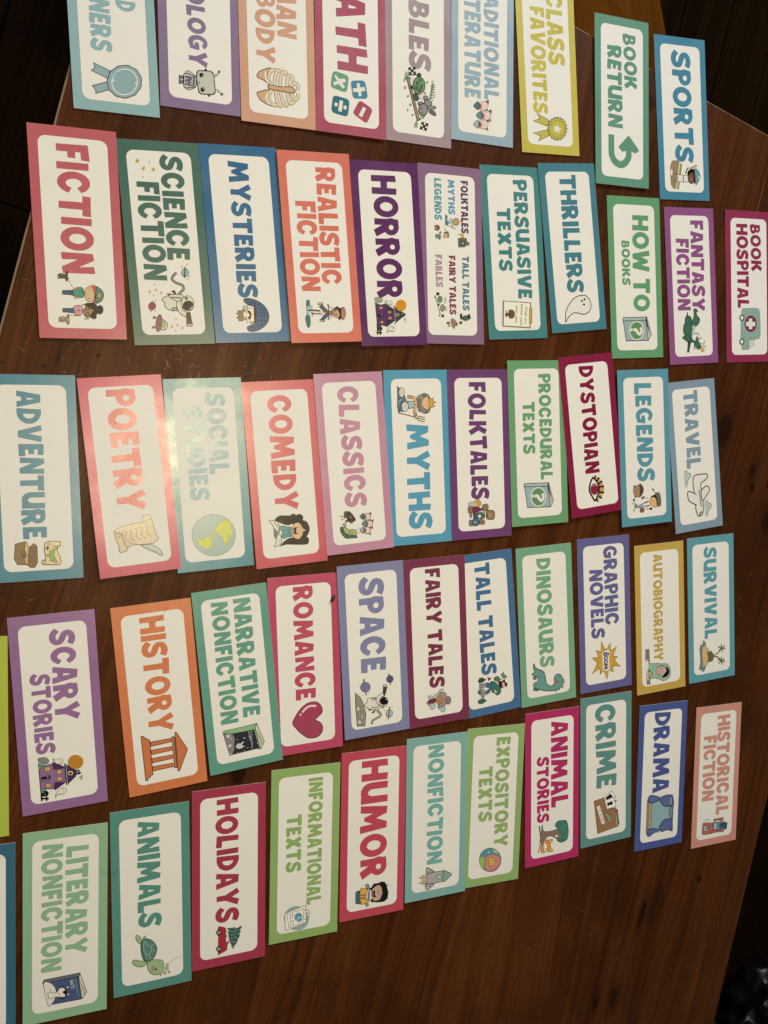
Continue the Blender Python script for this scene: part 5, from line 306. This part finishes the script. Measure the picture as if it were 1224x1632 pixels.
["sage green bordered card lettered LITERARY NONFICTION with a dog book",-0.01143,-0.48713,-0.0302,0,9353369,[["LITERARY",-814,347,2,-3,216,9353369],["NONFICTION",-865,489,-227,-231,197,9353369]],[["dog_book_picture",[["f",14802116,[589,129,573,144,783,207,848,161,841,152],0,6.6,3025192],["s",8090980,3.4,[642,142,811,180],0],["s",8090980,3.4,[658,146,807,189],0],["s",8090980,3.4,[675,150,803,199],0],["f",6778494,[594,-219,562,-206,560,142,590,133,595,106,606,-210],0,6.6,3025192],["f",4741761,[600,-214,596,124,848,161,842,-166],0,6.6,3025192],["f",15131870,[603,-210,603,-153,647,-113,707,-91,793,-104,836,-135,842,-166],1,3.9,3025192],["e",1776939,740,-28,10,43,68,0],["f",15526624,[710,-166,724,-91,684,-55,687,-19,716,-1,733,-26,766,-1,790,-10,779,-55,769,-99,777,-152,750,-164],1,5.0,3025192],["f",5851449,[668,-150,692,-135,700,-144],0],["e",4275001,740,-64,1,6,7,0],["e",5063225,764,-55,1,4,4,0],["e",14805759,691,21,-2,12,6,2],["e",14805759,768,26,2,11,6,0],["t",15134975,"BALTO",626,41,717,59,33],["t",11057110,"The True Story of",623,88,809,120,19]]]]],
["sea green bordered card lettered ANIMALS with a turtle",0.07475,-0.47876,-0.0038,0,5738888,[["ANIMALS",-875,311,-133,-141,233,5738888]],[["turtle_picture",[["f",10271886,[403,-171,378,-169,371,-152,427,-110,471,-120,455,-149],1,5.8,4939596],["f",10860440,[414,-98,395,-71,425,-72,435,-86],1,4.7,2893606],["f",10271886,[652,-209,640,-185,667,-124,686,-67,712,-67,735,-101,725,-153,692,-196],1,6.4,4939596],["f",10271886,[698,-57,680,-14,698,73,722,106,766,116,822,110,857,80,856,22,826,-26,767,-54],1,6.4,4939596],["f",5867391,[467,-118,436,-96,430,-62,460,-10,510,28,566,44,631,30,671,1,689,-33,684,-76,636,-104,544,-119],1,8.1,2902604],["s",10864569,5.1,[453,-87,498,-92,551,-91,601,-75,610,-37,570,-7,527,-11,503,-59,460,-77],0],["s",10864569,5.1,[527,-11,503,18],0],["s",10864569,5.1,[570,-5,589,31],0],["s",10864569,5.1,[610,-37,665,-23],0],["s",10864569,5.1,[601,-75,662,-57],0],["e",3230798,454,-105,2,9,7,0],["e",3230798,480,-105,2,9,7,0],["e",3230798,506,-106,2,9,7,0],["e",3230798,531,-106,2,9,7,0],["e",3230798,557,-107,2,9,7,0],["e",3230798,585,-98,2,9,7,0],["e",3230798,613,-89,2,9,7,0],["e",3230798,641,-79,2,9,7,0],["e",3230798,669,-70,2,9,7,0],["e",10849919,776,4,5,22,26,0],["e",854027,797,32,-2,12,8,3],["s",5729108,4.6,[818,-16,836,-7],1],["e",11448482,812,146,5,19,20,0,4.7,7960946],["e",11448482,857,124,4,16,16,0,4.7,7960946],["e",11448482,772,152,3,13,13,0,4.7,7960946],["e",11448482,856,168,3,12,12,0,4.7,7960946],["e",11448482,873,81,2,9,9,0,4.7,7960946]]]]],
["crimson red bordered card lettered HOLIDAYS with a red car carrying a tree",0.1582,-0.46979,-0.0166,0,10631764,[["HOLIDAYS",-889,530,-148,-146,250,10631764]],[["car_and_tree_picture",[["f",11350079,[564,-121,571,-79,599,-38,683,-31,720,11,749,14,782,-17,828,-22,851,-30,867,-71,878,-109,870,-123,678,-119,656,-126],1,4.9,6299946],["f",14147552,[635,-38,641,-7,678,-3,674,-38],0,3.7,2827812],["f",14147552,[692,-38,693,0,751,4,760,-37],0,3.7,2827812],["s",7021615,5.0,[630,-45,766,-44],0],["e",2039332,628,-114,7,31,33,0],["e",9935264,628,-114,4,20,20,0],["e",2039332,818,-114,7,31,33,0],["e",9935264,818,-114,4,20,20,0],["f",3825241,[594,-27,607,45,621,83,600,138,615,142,643,121,669,128,692,114,714,118,753,97,786,87,804,69,849,44,813,25,795,28,777,11,750,18,689,0,644,-10,621,-3],0,2.4,2827812],["s",10667710,4.3,[627,-2,639,10,633,22],1],["s",10667710,4.3,[640,26,652,38,646,50],1],["s",10667710,4.3,[637,60,649,72,642,85],1],["s",10667710,4.3,[637,95,649,107,642,119],1],["s",10667710,4.3,[678,19,690,31,684,43],1],["s",10667710,4.3,[674,50,686,62,680,74],1],["s",10667710,4.3,[675,88,687,100,681,112],1],["s",10667710,4.3,[718,19,729,31,723,43],1],["s",10667710,4.3,[711,54,722,66,716,78],1],["s",10667710,4.3,[726,74,738,87,731,99],1],["s",10667710,4.3,[762,26,774,38,768,50],1],["s",10667710,4.3,[761,54,773,66,767,78],1],["s",10667710,4.3,[810,33,822,45,816,57],1],["s",8548451,17.7,[597,57,619,57],0]]]]],
["leaf green bordered card lettered INFORMATIONAL TEXTS with a clipboard",0.24538,-0.45943,-0.0255,0,9417325,[["INFORMATIONAL",-872,629,31,28,170,9417325],["TEXTS",-466,211,-223,-224,178,9417325]],[["clipboard_picture",[["e",9744561,761,-86,29,151,146,3],["f",15987691,[682,-229,626,0,637,18,831,29,884,-186,876,-217],0,5.6,2827811],["f",15987691,[694,-203,662,-3,814,-1,861,-175],0,4.7,2827811],["f",15987691,[685,-3,682,23,794,29,792,-1],0,5.1,2827811],["f",15987691,[683,27,699,53,731,66,758,54,757,28],1,6.0,2827811],["e",15987691,731,40,2,11,13,0,5.1,2827811],["e",6396600,754,-64,9,46,52,1,2.6,2827811],["s",11986425,12.6,[794,-85,754,-60,766,-20],0],["e",2827811,716,-163,1,7,7,0],["s",2827811,4.5,[728,-161,769,-158],0],["e",2827811,711,-136,1,7,7,0],["s",2827811,4.5,[722,-134,763,-131],0],["e",2827811,788,-155,1,7,7,0],["s",2827811,4.5,[799,-152,840,-149],0],["e",2827811,782,-129,1,7,7,0],["s",2827811,4.5,[793,-127,834,-124],0]]]]],
["red bordered card lettered HUMOR with a laughing boy holding a book",0.32919,-0.4513,-0.0197,0,12405344,[["HUMOR",-894,548,-163,-156,331,12405344]],[["laughing_boy_picture",[["f",4482946,[686,-210,673,-188,674,-161,834,-149,834,-176,819,-208],0,5.3,2762019],["f",7642005,[621,-89,608,-62,634,-39,665,-38,670,-61],1,5.3,2762019],["f",9083797,[856,-85,854,-49,877,-44,884,-66],1,4.7,2762019],["f",8361105,[657,-61,666,-34,817,-31,822,-54],0,4.2,2762019],["f",14856520,[658,-152,644,-130,670,-61,737,-78,731,-157],0,6.3,2762019],["f",14856520,[769,-157,784,-77,832,-44,846,-67,845,-140],0,6.3,2762019],["f",13735011,[731,-160,744,-78,777,-77,767,-157],0,4.2,2762019],["s",15790052,8.2,[680,-52,740,-64,772,-59],1],["f",1578007,[665,-15,618,16,622,66,609,126,627,163,666,185,662,213,680,187,764,208,834,200,866,154,859,71,838,-17,822,-3,838,80,759,133,666,113,652,35,687,8],0],["f",13084314,[698,-6,660,30,646,85,695,123,783,120,832,93,832,24,788,1,741,-14],1,4.2,2762019],["f",4723752,[709,8,710,59,742,41,785,56,779,14],1],["f",10511237,[711,-5,719,13,772,14,765,-2],1],["f",16316917,[709,54,742,41,780,55,774,46,742,39,711,43],1],["s",6243643,4.1,[709,77,772,83],1],["f",1578007,[819,-22,803,-13,808,15,840,-3],0],["f",1578007,[662,-34,662,-6,699,-1,694,-24],0]]]]],
["pale teal bordered card lettered NONFICTION with a rocket",0.4116,-0.44464,-0.0121,1,8499632,[["NONFICTION",-904,591,-122,-123,208,7778735]],[["rocket_picture",[["f",10461605,[635,-126,627,-104,690,-21,703,-122],1,7.7,2762018],["f",10461605,[820,-130,841,-18,893,-85,903,-114,884,-129],1,7.7,2762018],["f",14004600,[734,-213,710,-175,716,-139,760,-138,751,-184],0,6.1,2762018],["s",7627335,3.8,[730,-242,735,-213],0],["f",14004600,[798,-212,773,-174,780,-138,823,-137,815,-183],0,6.1,2762018],["s",7627335,3.8,[793,-241,799,-212],0],["f",11447987,[703,-122,694,-11,702,106,832,104,836,-8,827,-120],0,7.7,2762018],["f",8629916,[702,106,716,146,766,218,815,158,832,104],1,7.7,2762018],["s",9736084,3.8,[745,-116,752,-10],0],["s",9736084,3.8,[773,-116,779,-9],0],["s",9736084,3.8,[800,-116,807,-9],0],["e",7633791,768,49,7,35,31,1],["e",12309209,769,49,4,23,21,0],["e",16120571,655,-107,1,8,8,0],["e",16120571,879,-107,1,8,8,0]]]]],
["light green bordered card lettered EXPOSITORY TEXTS with a cut open globe",0.49095,-0.44377,-0.0368,0,9548404,[["EXPOSITORY",-872,553,5,29,196,9548404],["TEXTS",-513,197,-227,-207,192,9548404]],[["earth_core_picture",[["e",6067886,703,-12,24,158,155,7,6.5,2762018],["f",9878894,[649,-164,639,-124,661,-87,747,-94,812,-98,780,-136,716,-165],1,3.3,2762018],["f",10472340,[572,8,578,45,608,94,639,96,630,59,605,24],1,3.3,2762018],["f",9750183,[580,-50,583,-28,614,-23,619,-56],1,2.4,2762018],["f",7644571,[649,100,668,134,688,135,667,105],1],["f",13668237,[795,-84,734,-91,669,-79,637,-48,636,11,661,86,709,140,769,136,822,94,850,36,850,-30],1,5.7,7618626],["s",12213102,4.3,[784,-66,718,-66,662,-39],1],["s",12213102,4.3,[835,-16,831,42,790,100,747,123,726,122],1],["f",14331492,[682,-38,673,-9,687,39,725,71,762,46,791,0,777,-26,728,-38],1,5.7,8281645],["e",15781253,724,-3,3,19,17,1,4.5,8281645],["s",8281645,3.9,[720,15,728,123],0],["s",8281645,3.9,[739,-10,835,-18],0]]]]],
["magenta red bordered card lettered ANIMAL STORIES with a fox under a tree",0.57765,-0.43305,0.0116,0,11546727,[["ANIMAL",-867,284,-31,-17,259,11546727],["STORIES",-419,457,-238,-227,179,11546727]],[["tree_and_fox_picture",[["f",5853768,[483,-209,486,-191,574,-176,681,-175,846,-202,848,-217,736,-192,644,-183],0],["f",9073000,[575,-168,488,-158,490,-146,535,-143,576,-118,587,-37,586,34,578,85,618,106,709,112,711,71,673,14,654,-36,663,-82,706,-117,758,-147,750,-167,636,-178],1,5.0,2696226],["f",4422253,[508,49,474,84,477,151,489,213,552,239,641,250,742,235,766,194,773,138,745,86,715,71,702,122,638,116,597,90,563,75,544,49],1,5.0,2708040],["s",6594704,5.8,[516,141,557,167,589,142],1],["s",6594704,5.8,[514,177,564,203,595,178],1],["s",6594704,5.8,[611,142,606,188,649,224,701,209,716,168,703,127],1],["e",15263463,671,65,4,20,16,0],["e",2893607,644,52,2,11,8,0],["f",14391620,[696,-97,704,-36,702,4,741,-5,746,-26,815,-20,857,11,867,-5,849,-76,801,-91,744,-107],1,5.0,2696226],["f",16381157,[747,-137,747,-92,807,-81,802,-132],1,3.3,2696226],["e",657159,778,-127,2,10,9,0],["f",14259546,[761,-177,758,-147,815,-132,856,-106,857,-147,830,-172],1,4.5,2696226],["e",15981513,724,-21,2,9,10,0],["e",15981513,842,-20,2,9,10,0]]]]],
["grey green bordered card lettered CRIME with a case file",0.66137,-0.42212,0.0227,0,6393999,[["CRIME",-891,250,-175,-154,322,6393999]],[["case_file_picture",[["f",7494221,[578,162,586,182,794,213,824,193,825,172],0,5.9,2696225],["f",15592166,[605,147,612,162,810,185,825,172],0],["f",10057044,[403,-193,386,-43,555,22,559,152,825,172,862,-136],0,7.5,6112817],["f",16316918,[382,-43,312,91,410,156,436,22],0,6.4,2696225],["f",461087,[391,-13,345,71,401,111,419,12],0],["f",16316918,[428,-23,409,131,542,157,554,12],0,6.4,2696225],["f",1512988,[464,12,463,51,503,62,513,22],0],["e",461070,481,81,5,27,27,0],["e",2696225,462,141,4,20,15,0],["e",13817555,462,141,2,9,7,0],["s",2696225,6.5,[452,156,461,181],0],["f",16314607,[488,-154,475,-100,736,-15,753,-70],0,3.2,2696225],["t",5655885,"TOP SECRET",498,-134,735,-65,39],["f",9088641,[603,-18,599,2,636,42,735,87,749,72,722,42],1,7.5,4216894]]]]],
["navy blue bordered card lettered DRAMA with a curtained stage",0.75311,-0.44435,-0.016,0,4807321,[["DRAMA",-894,235,-161,-138,280,4807321]],[["stage_picture",[["f",9352120,[355,-144,346,-19,465,224,653,227,752,-5,726,-141],0],["f",12165759,[361,-196,374,-140,735,-140,727,-193],0,5.4,2696226],["f",9800058,[306,-226,348,-197,787,-191,782,-224],0,5.4,2696226],["s",8217414,4.7,[394,-192,428,-149],0],["s",8217414,4.7,[448,-190,482,-146],0],["s",8217414,4.7,[501,-187,535,-144],0],["s",8217414,4.7,[555,-185,589,-141],0],["s",8217414,4.7,[608,-182,643,-139],0],["s",8217414,4.7,[662,-180,696,-137],0],["f",5531289,[304,-210,258,-179,269,-101,305,-10,333,-8,362,-69,370,-168],1,8.4,2701399],["f",5531289,[338,-8,299,40,291,130,318,211,457,235,461,150,442,70,383,11],1,8.4,2701399],["e",8950437,385,186,4,29,66,3,6.0,2701399],["f",8227746,[479,222,495,174,544,159,593,173,632,229],1,7.2,2701399],["f",5531289,[753,0,695,14,639,79,635,169,651,216,809,235,814,207,792,132,805,65,784,18],1,8.4,2701399],["f",5531289,[741,-190,728,-141,755,-17,790,-4,800,-82,837,-169,798,-210],1,8.4,2701399],["s",8950979,4.7,[342,20,334,155],1],["s",8950979,4.7,[371,27,381,163],1],["s",8950979,4.7,[406,46,414,164],1],["s",8950979,4.7,[303,-188,300,-49],1],["s",8950979,4.7,[332,-175,328,-48],1],["s",8950979,4.7,[753,28,691,172],1],["s",8950979,4.7,[778,41,748,175],1],["s",8950979,4.7,[777,-172,767,-27],1],["s",2701399,7.3,[293,227,342,215,467,235,559,223,635,232,806,218],1],["e",14539697,800,2,3,16,11,1],["s",14539697,12.5,[283,-5,288,29],0]]]]],
["peach bordered card lettered HISTORICAL FICTION with an old telephone",0.85126,-0.45833,-0.0122,0,13406854,[["HISTORICAL",-865,593,-15,18,226,13406854],["FICTION",-588,360,-253,-245,220,13406854]],[["old_telephone_picture",[["f",12151392,[646,-20,644,155,688,160,688,106,669,71,677,-19],0,6.5,2696226],["s",2696226,7.2,[664,-187,635,-172,632,-133,649,-82],1],["f",12151392,[673,-214,680,-114,698,-29,842,-10,851,-66,845,-195,821,-221],0,7.7,6502455],["f",11710368,[716,-198,725,-114,807,-113,792,-203],0,6.0,2696226],["e",2696226,756,-135,2,14,11,1],["f",12151392,[813,-45,821,170,855,183,840,-50],0,5.4,2696226],["s",8208185,6.2,[692,-96,839,-83],0],["f",7115426,[691,-21,706,158,819,181,805,-12],0,8.3,3160643],["f",4413541,[712,170,736,234,822,227,823,181],0,6.5,2696226],["f",11060685,[710,-11,713,34,804,39,802,-7],0],["e",5270138,761,133,7,43,39,2,6.0,2696226],["e",3158851,754,135,3,21,17,1]]]]]
]

CL, CW = 0.20320, 0.08156
BX, BY, RAD, TK = .0101, .0089, .0074, .0004
lin = lambda v: v / 12.92 if v < .04045 else ((v + .055) / 1.055) ** 2.4
def hexc(h): return (lin((h >> 16) / 255), lin((h >> 8 & 255) / 255), lin((h & 255) / 255), 1.0)
class Print:
    """flat printed shapes, each a hair above the last, gathered into one mesh with its ink colours"""
    def __init__(s, z): s.v = []; s.f = []; s.c = []; s.z = z; s.step = 5e-6
    def poly(s, loops, col):
        flat = [p for l in loops for p in l]
        try: tris = tessellate_polygon([[Vector((x, y, 0)) for x, y in l] for l in loops])
        except Exception: return
        b = len(s.v)
        s.v += [(x, y, s.z) for x, y in flat]
        for t in tris:
            a, c, d = (flat[i] for i in t)
            ar = (c[0] - a[0]) * (d[1] - a[1]) - (c[1] - a[1]) * (d[0] - a[0])
            if abs(ar) < 1e-13: continue
            s.f.append(tuple(b + i for i in (t if ar > 0 else reversed(t)))); s.c.append(col)
        s.z += s.step
    def line(s, pts, w, col, closed=False):
        P = [pts[0]]
        for q in pts[1:]:
            if math.hypot(q[0] - P[-1][0], q[1] - P[-1][1]) > 1e-5: P.append(q)
        if closed and math.hypot(P[0][0] - P[-1][0], P[0][1] - P[-1][1]) < 1e-5: P.pop()
        n = len(P)
        if n < 2: return
        b = len(s.v)
        for i in range(n):
            a = P[i - 1] if (closed or i) else P[i]; c = P[(i + 1) % n] if (closed or i < n - 1) else P[i]
            p = P[i]
            d1 = Vector((p[0] - a[0], p[1] - a[1])); d2 = Vector((c[0] - p[0], c[1] - p[1]))
            if d1.length < 1e-9: d1 = d2
            if d2.length < 1e-9: d2 = d1
            d1.normalize(); d2.normalize()
            t = d1 + d2
            if t.length < .2: t = Vector((-d1.y, d1.x))
            t.normalize()
            nx, ny = -t.y, t.x
            k = min(1 / max(abs(nx * -d1.y + ny * d1.x), .5), 1.6) * w / 2
            s.v += [(p[0] + nx * k, p[1] + ny * k, s.z), (p[0] - nx * k, p[1] - ny * k, s.z)]
        for i in range(n if closed else n - 1):
            j = (i + 1) % n
            s.f.append((b + 2 * i, b + 2 * i + 1, b + 2 * j + 1, b + 2 * j)); s.c.append(col)
        s.z += s.step
    def mesh(s, name, parent):
        if not s.f: return
        me = bpy.data.meshes.new(name); me.from_pydata(s.v, [], s.f)
        at = me.color_attributes.new('ink', 'FLOAT_COLOR', 'CORNER')
        i = 0
        for f, c in zip(s.f, s.c):
            for _ in f: at.data[i].color = c; i += 1
        me.materials.append(INK)
        return link(name, me, parent)
def smooth(P, closed, n=5):
    o = []; N = len(P)
    for i in range(N if closed else N - 1):
        if closed: a, b, c, d = P[i - 1], P[i], P[(i + 1) % N], P[(i + 2) % N]
        else: a, b, c, d = P[max(i - 1, 0)], P[i], P[i + 1], P[min(i + 2, N - 1)]
        for k in range(n):
            t = k / n
            o.append(tuple(.5 * (2 * b[j] + (c[j] - a[j]) * t + (2 * a[j] - 5 * b[j] + 4 * c[j] - d[j]) * t * t + (3 * b[j] - a[j] - 3 * c[j] + d[j]) * t ** 3) for j in (0, 1)))
    return o if closed else o + [P[-1]]
U = 1e-4
def pts(fl): return [(fl[i] * U, fl[i + 1] * U) for i in range(0, len(fl), 2)]
GT = {}
def glyph(ch):
    if ch not in GT:
        w_, ls = FONT[ch]
        GT[ch] = (w_, [[(l[i], l[i + 1]) for i in range(0, len(l), 2)] for l in ls])
    return GT[ch]
rt = random.Random(11)
def word(pr, text, u0, u1, v0, v1, h, col, jig=1.0):
    gap, sp = 7, 34
    tot = 0; items = []
    for ch in text:
        if ch == ' ': tot += sp; continue
        sc = 1 + rt.uniform(-.035, .035) * jig
        items.append((ch, tot, sc)); tot += glyph(ch)[0] + gap
    tot -= gap
    kx = (u1 - u0) / tot; ky = h / 100; sl = (v1 - v0) / (u1 - u0)
    for ch, x0, sc in items:
        w_, ls = glyph(ch); a = rt.gauss(0, .018) * jig; dy = rt.uniform(-2.2, 2.2) * jig; ca, sa = math.cos(a), math.sin(a)
        out = []
        for l in ls:
            q = []
            for x, y in l:
                X, Y = (x - w_ / 2), (y - 50) * sc
                X, Y = X * ca - Y * sa, X * sa + Y * ca
                uu = u0 + (x0 + w_ / 2 + X) * kx
                q.append((uu, v0 + (uu - u0) * sl + (Y + 50 + dy) * ky))
            out.append(q)
        pr.poly(out, col); pr.z -= pr.step
    pr.z += pr.step
def small_text(pr, text, p0, p1, h, col):
    cu = bpy.data.curves.new('t', 'FONT'); cu.body = text; cu.size = 1; cu.resolution_u = 2
    ob = bpy.data.objects.new('t', cu); COL.objects.link(ob)
    bpy.context.view_layer.update()
    me = bpy.data.meshes.new_from_object(ob.evaluated_get(bpy.context.evaluated_depsgraph_get()))
    xs = [v.co.x for v in me.vertices]; w_ = max(xs) - min(xs); L = math.hypot(p1[0] - p0[0], p1[1] - p0[1])
    dx, dy = (p1[0] - p0[0]) / L, (p1[1] - p0[1]) / L
    kx = L / w_; ky = h / .72; b = len(pr.v); x0 = min(xs)
    for v in me.vertices:
        X, Y = (v.co.x - x0) * kx, v.co.y * ky
        pr.v.append((p0[0] + dx * X - dy * Y, p0[1] + dy * X + dx * Y, pr.z))
    for f in me.polygons: pr.f.append(tuple(b + i for i in f.vertices)); pr.c.append(col)
    pr.z += pr.step
    bpy.data.objects.remove(ob); bpy.data.curves.remove(cu); bpy.data.meshes.remove(me)
def rrect(x, y, r, n=7):
    o = []
    for cx, cy, a0 in ((x - r, y - r, 0), (-x + r, y - r, 90), (-x + r, -y + r, 180), (x - r, -y + r, 270)):
        for i in range(n + 1):
            a = math.radians(a0 + 90 * i / n); o.append((cx + r * math.cos(a), cy + r * math.sin(a)))
    return o
GROUP = 'printed label cards spread out on the table'
for label, cx, cy, ang, rank, border, lines, arts in CARDS:
    # card: local x = reading direction, local y = towards the tops of the letters
    bm = bmesh.new(); box(bm, -CL / 2, CL / 2, -CW / 2, CW / 2, 0, TK)
    lay = bm.loops.layers.float_color.new('ink'); hc = hexc(border)
    for f in bm.faces:
        f.material_index = 0 if f.normal.z > .5 else 1
        for lp in f.loops: lp[lay] = hc
    card = bm_obj('label_card', bm, [INK, PAPER])
    card.location = (cx, cy, .0006 + rank * .0007); card.rotation_euler = (rt.uniform(-.004, .004), rt.uniform(-.002, .002), ang - math.pi / 2)
    tag(card, label, 'card', GROUP)
    z = TK + 3e-5
    me = bpy.data.meshes.new('white_panel'); P = rrect(CL / 2 - BX, CW / 2 - BY, RAD)
    me.from_pydata([(x, y, z) for x, y in P], [], [tuple(range(len(P)))]); me.materials.append(PAPER)
    link('white_panel', me, card)
    for t, u0, u1, v0, v1, h, col in lines:
        pr = Print(z + 3e-5)
        word(pr, t, u0 * U, u1 * U, v0 * U, v1 * U, h * U, hexc(col), .5 if h < 100 else 1)
        pr.mesh('lettering', card)
    z += 4e-5
    for part, shapes in arts:
        pr = Print(z + 2e-5)
        for s in shapes:
            col = hexc(s[1])
            if s[0] == 'f':
                P = pts(s[2])
                if s[3]: P = smooth(P, True)
                pr.poly([P], col)
                if len(s) > 4: pr.line(P, s[4] * U, hexc(s[5]), True)
            elif s[0] == 'e':
                q = pts(s[2:8]); n = 22
                P = [(q[0][0] + q[1][0] * math.cos(6.28319 * i / n) + q[2][0] * math.sin(6.28319 * i / n), q[0][1] + q[1][1] * math.cos(6.28319 * i / n) + q[2][1] * math.sin(6.28319 * i / n)) for i in range(n)]
                pr.poly([P], col)
                if len(s) > 8: pr.line(P, s[8] * U, hexc(s[9]), True)
            elif s[0] == 's':
                P = pts(s[3])
                if s[4] and len(P) > 2: P = smooth(P, False)
                pr.line(P, s[2] * U, col)
            elif s[0] == 't': small_text(pr, s[2], (s[3] * U, s[4] * U), (s[5] * U, s[6] * U), s[7] * U, col)
            else: word(pr, s[2], s[3] * U, s[5] * U, s[4] * U, s[6] * U, s[7] * U, col, 0)
        pr.mesh(part, card)
        z = max(z, pr.z)

# ---------------------------------------------------------------- specks and stray hairs
def strand(label, P, r=.00009, z=.0016):
    cu = smooth(P, False, 6); bm = bmesh.new(); ring = []
    for i, (x, y) in enumerate(cu):
        a = cu[max(i - 1, 0)]; b = cu[min(i + 1, len(cu) - 1)]; dx, dy = b[0] - a[0], b[1] - a[1]; L = math.hypot(dx, dy) or 1
        ring.append([bm.verts.new((x - dy / L * r * math.cos(t), y + dx / L * r * math.cos(t), z + r * math.sin(t))) for t in (0, 1.57, 3.14, 4.71)])
    for a, b in zip(ring, ring[1:]):
        for j in range(4): bm.faces.new((a[j], a[(j + 1) % 4], b[(j + 1) % 4], b[j]))
    bmesh.ops.recalc_face_normals(bm, faces=bm.faces)
    tag(bm_obj('hair_strand', bm, [HAIR]), label, 'hair', 'stray hairs lying on the cards')
strand('thin stray hair over the top corner of the HISTORY card', [(0.0786,-0.1791), (0.0876,-0.1758), (0.0942,-0.1690), (0.0969,-0.1631)])
strand('short stray hair on the white of the POETRY card', [(0.0311,-0.0157), (0.0334,-0.0202), (0.0369,-0.0253)])
strand('stray hair down the left border of the SOCIAL STUDIES card', [(0.1132,-0.0858), (0.1169,-0.0980), (0.1187,-0.1061), (0.1205,-0.1115)])
strand('stray hair slanting across the corner of the ANIMALS card', [(0.0900,-0.5552), (0.0967,-0.5511), (0.1048,-0.5487)])
strand('stray hair between the LITERARY NONFICTION and ANIMALS cards', [(0.0238,-0.4347), (0.0287,-0.4397), (0.0350,-0.4396), (0.0387,-0.4430)])
strand('curved stray hair on the FOLKTALES card', [(0.4841,0.0305), (0.4885,0.0154), (0.4948,0.0032), (0.5001,-0.0060)])
bm = bmesh.new(); bmesh.ops.create_icosphere(bm, subdivisions=3, radius=1)
for v in bm.verts:
    n = v.co.copy(); r = 1 + .35 * mn.noise(n * 2.3); v.co = (n.x * r * .0041, n.y * r * .0019, n.z * r * .0013)
for f in bm.faces: f.smooth = True
fb = (0.2803,-0.1660)
o = bm_obj('fluff_speck', bm, [FLUFF]); o.location = (fb[0], fb[1], .0026); o.rotation_euler.z = math.radians(58)
tag(o, 'tiny black speck of fluff lying on the ROMANCE card border', 'fluff')
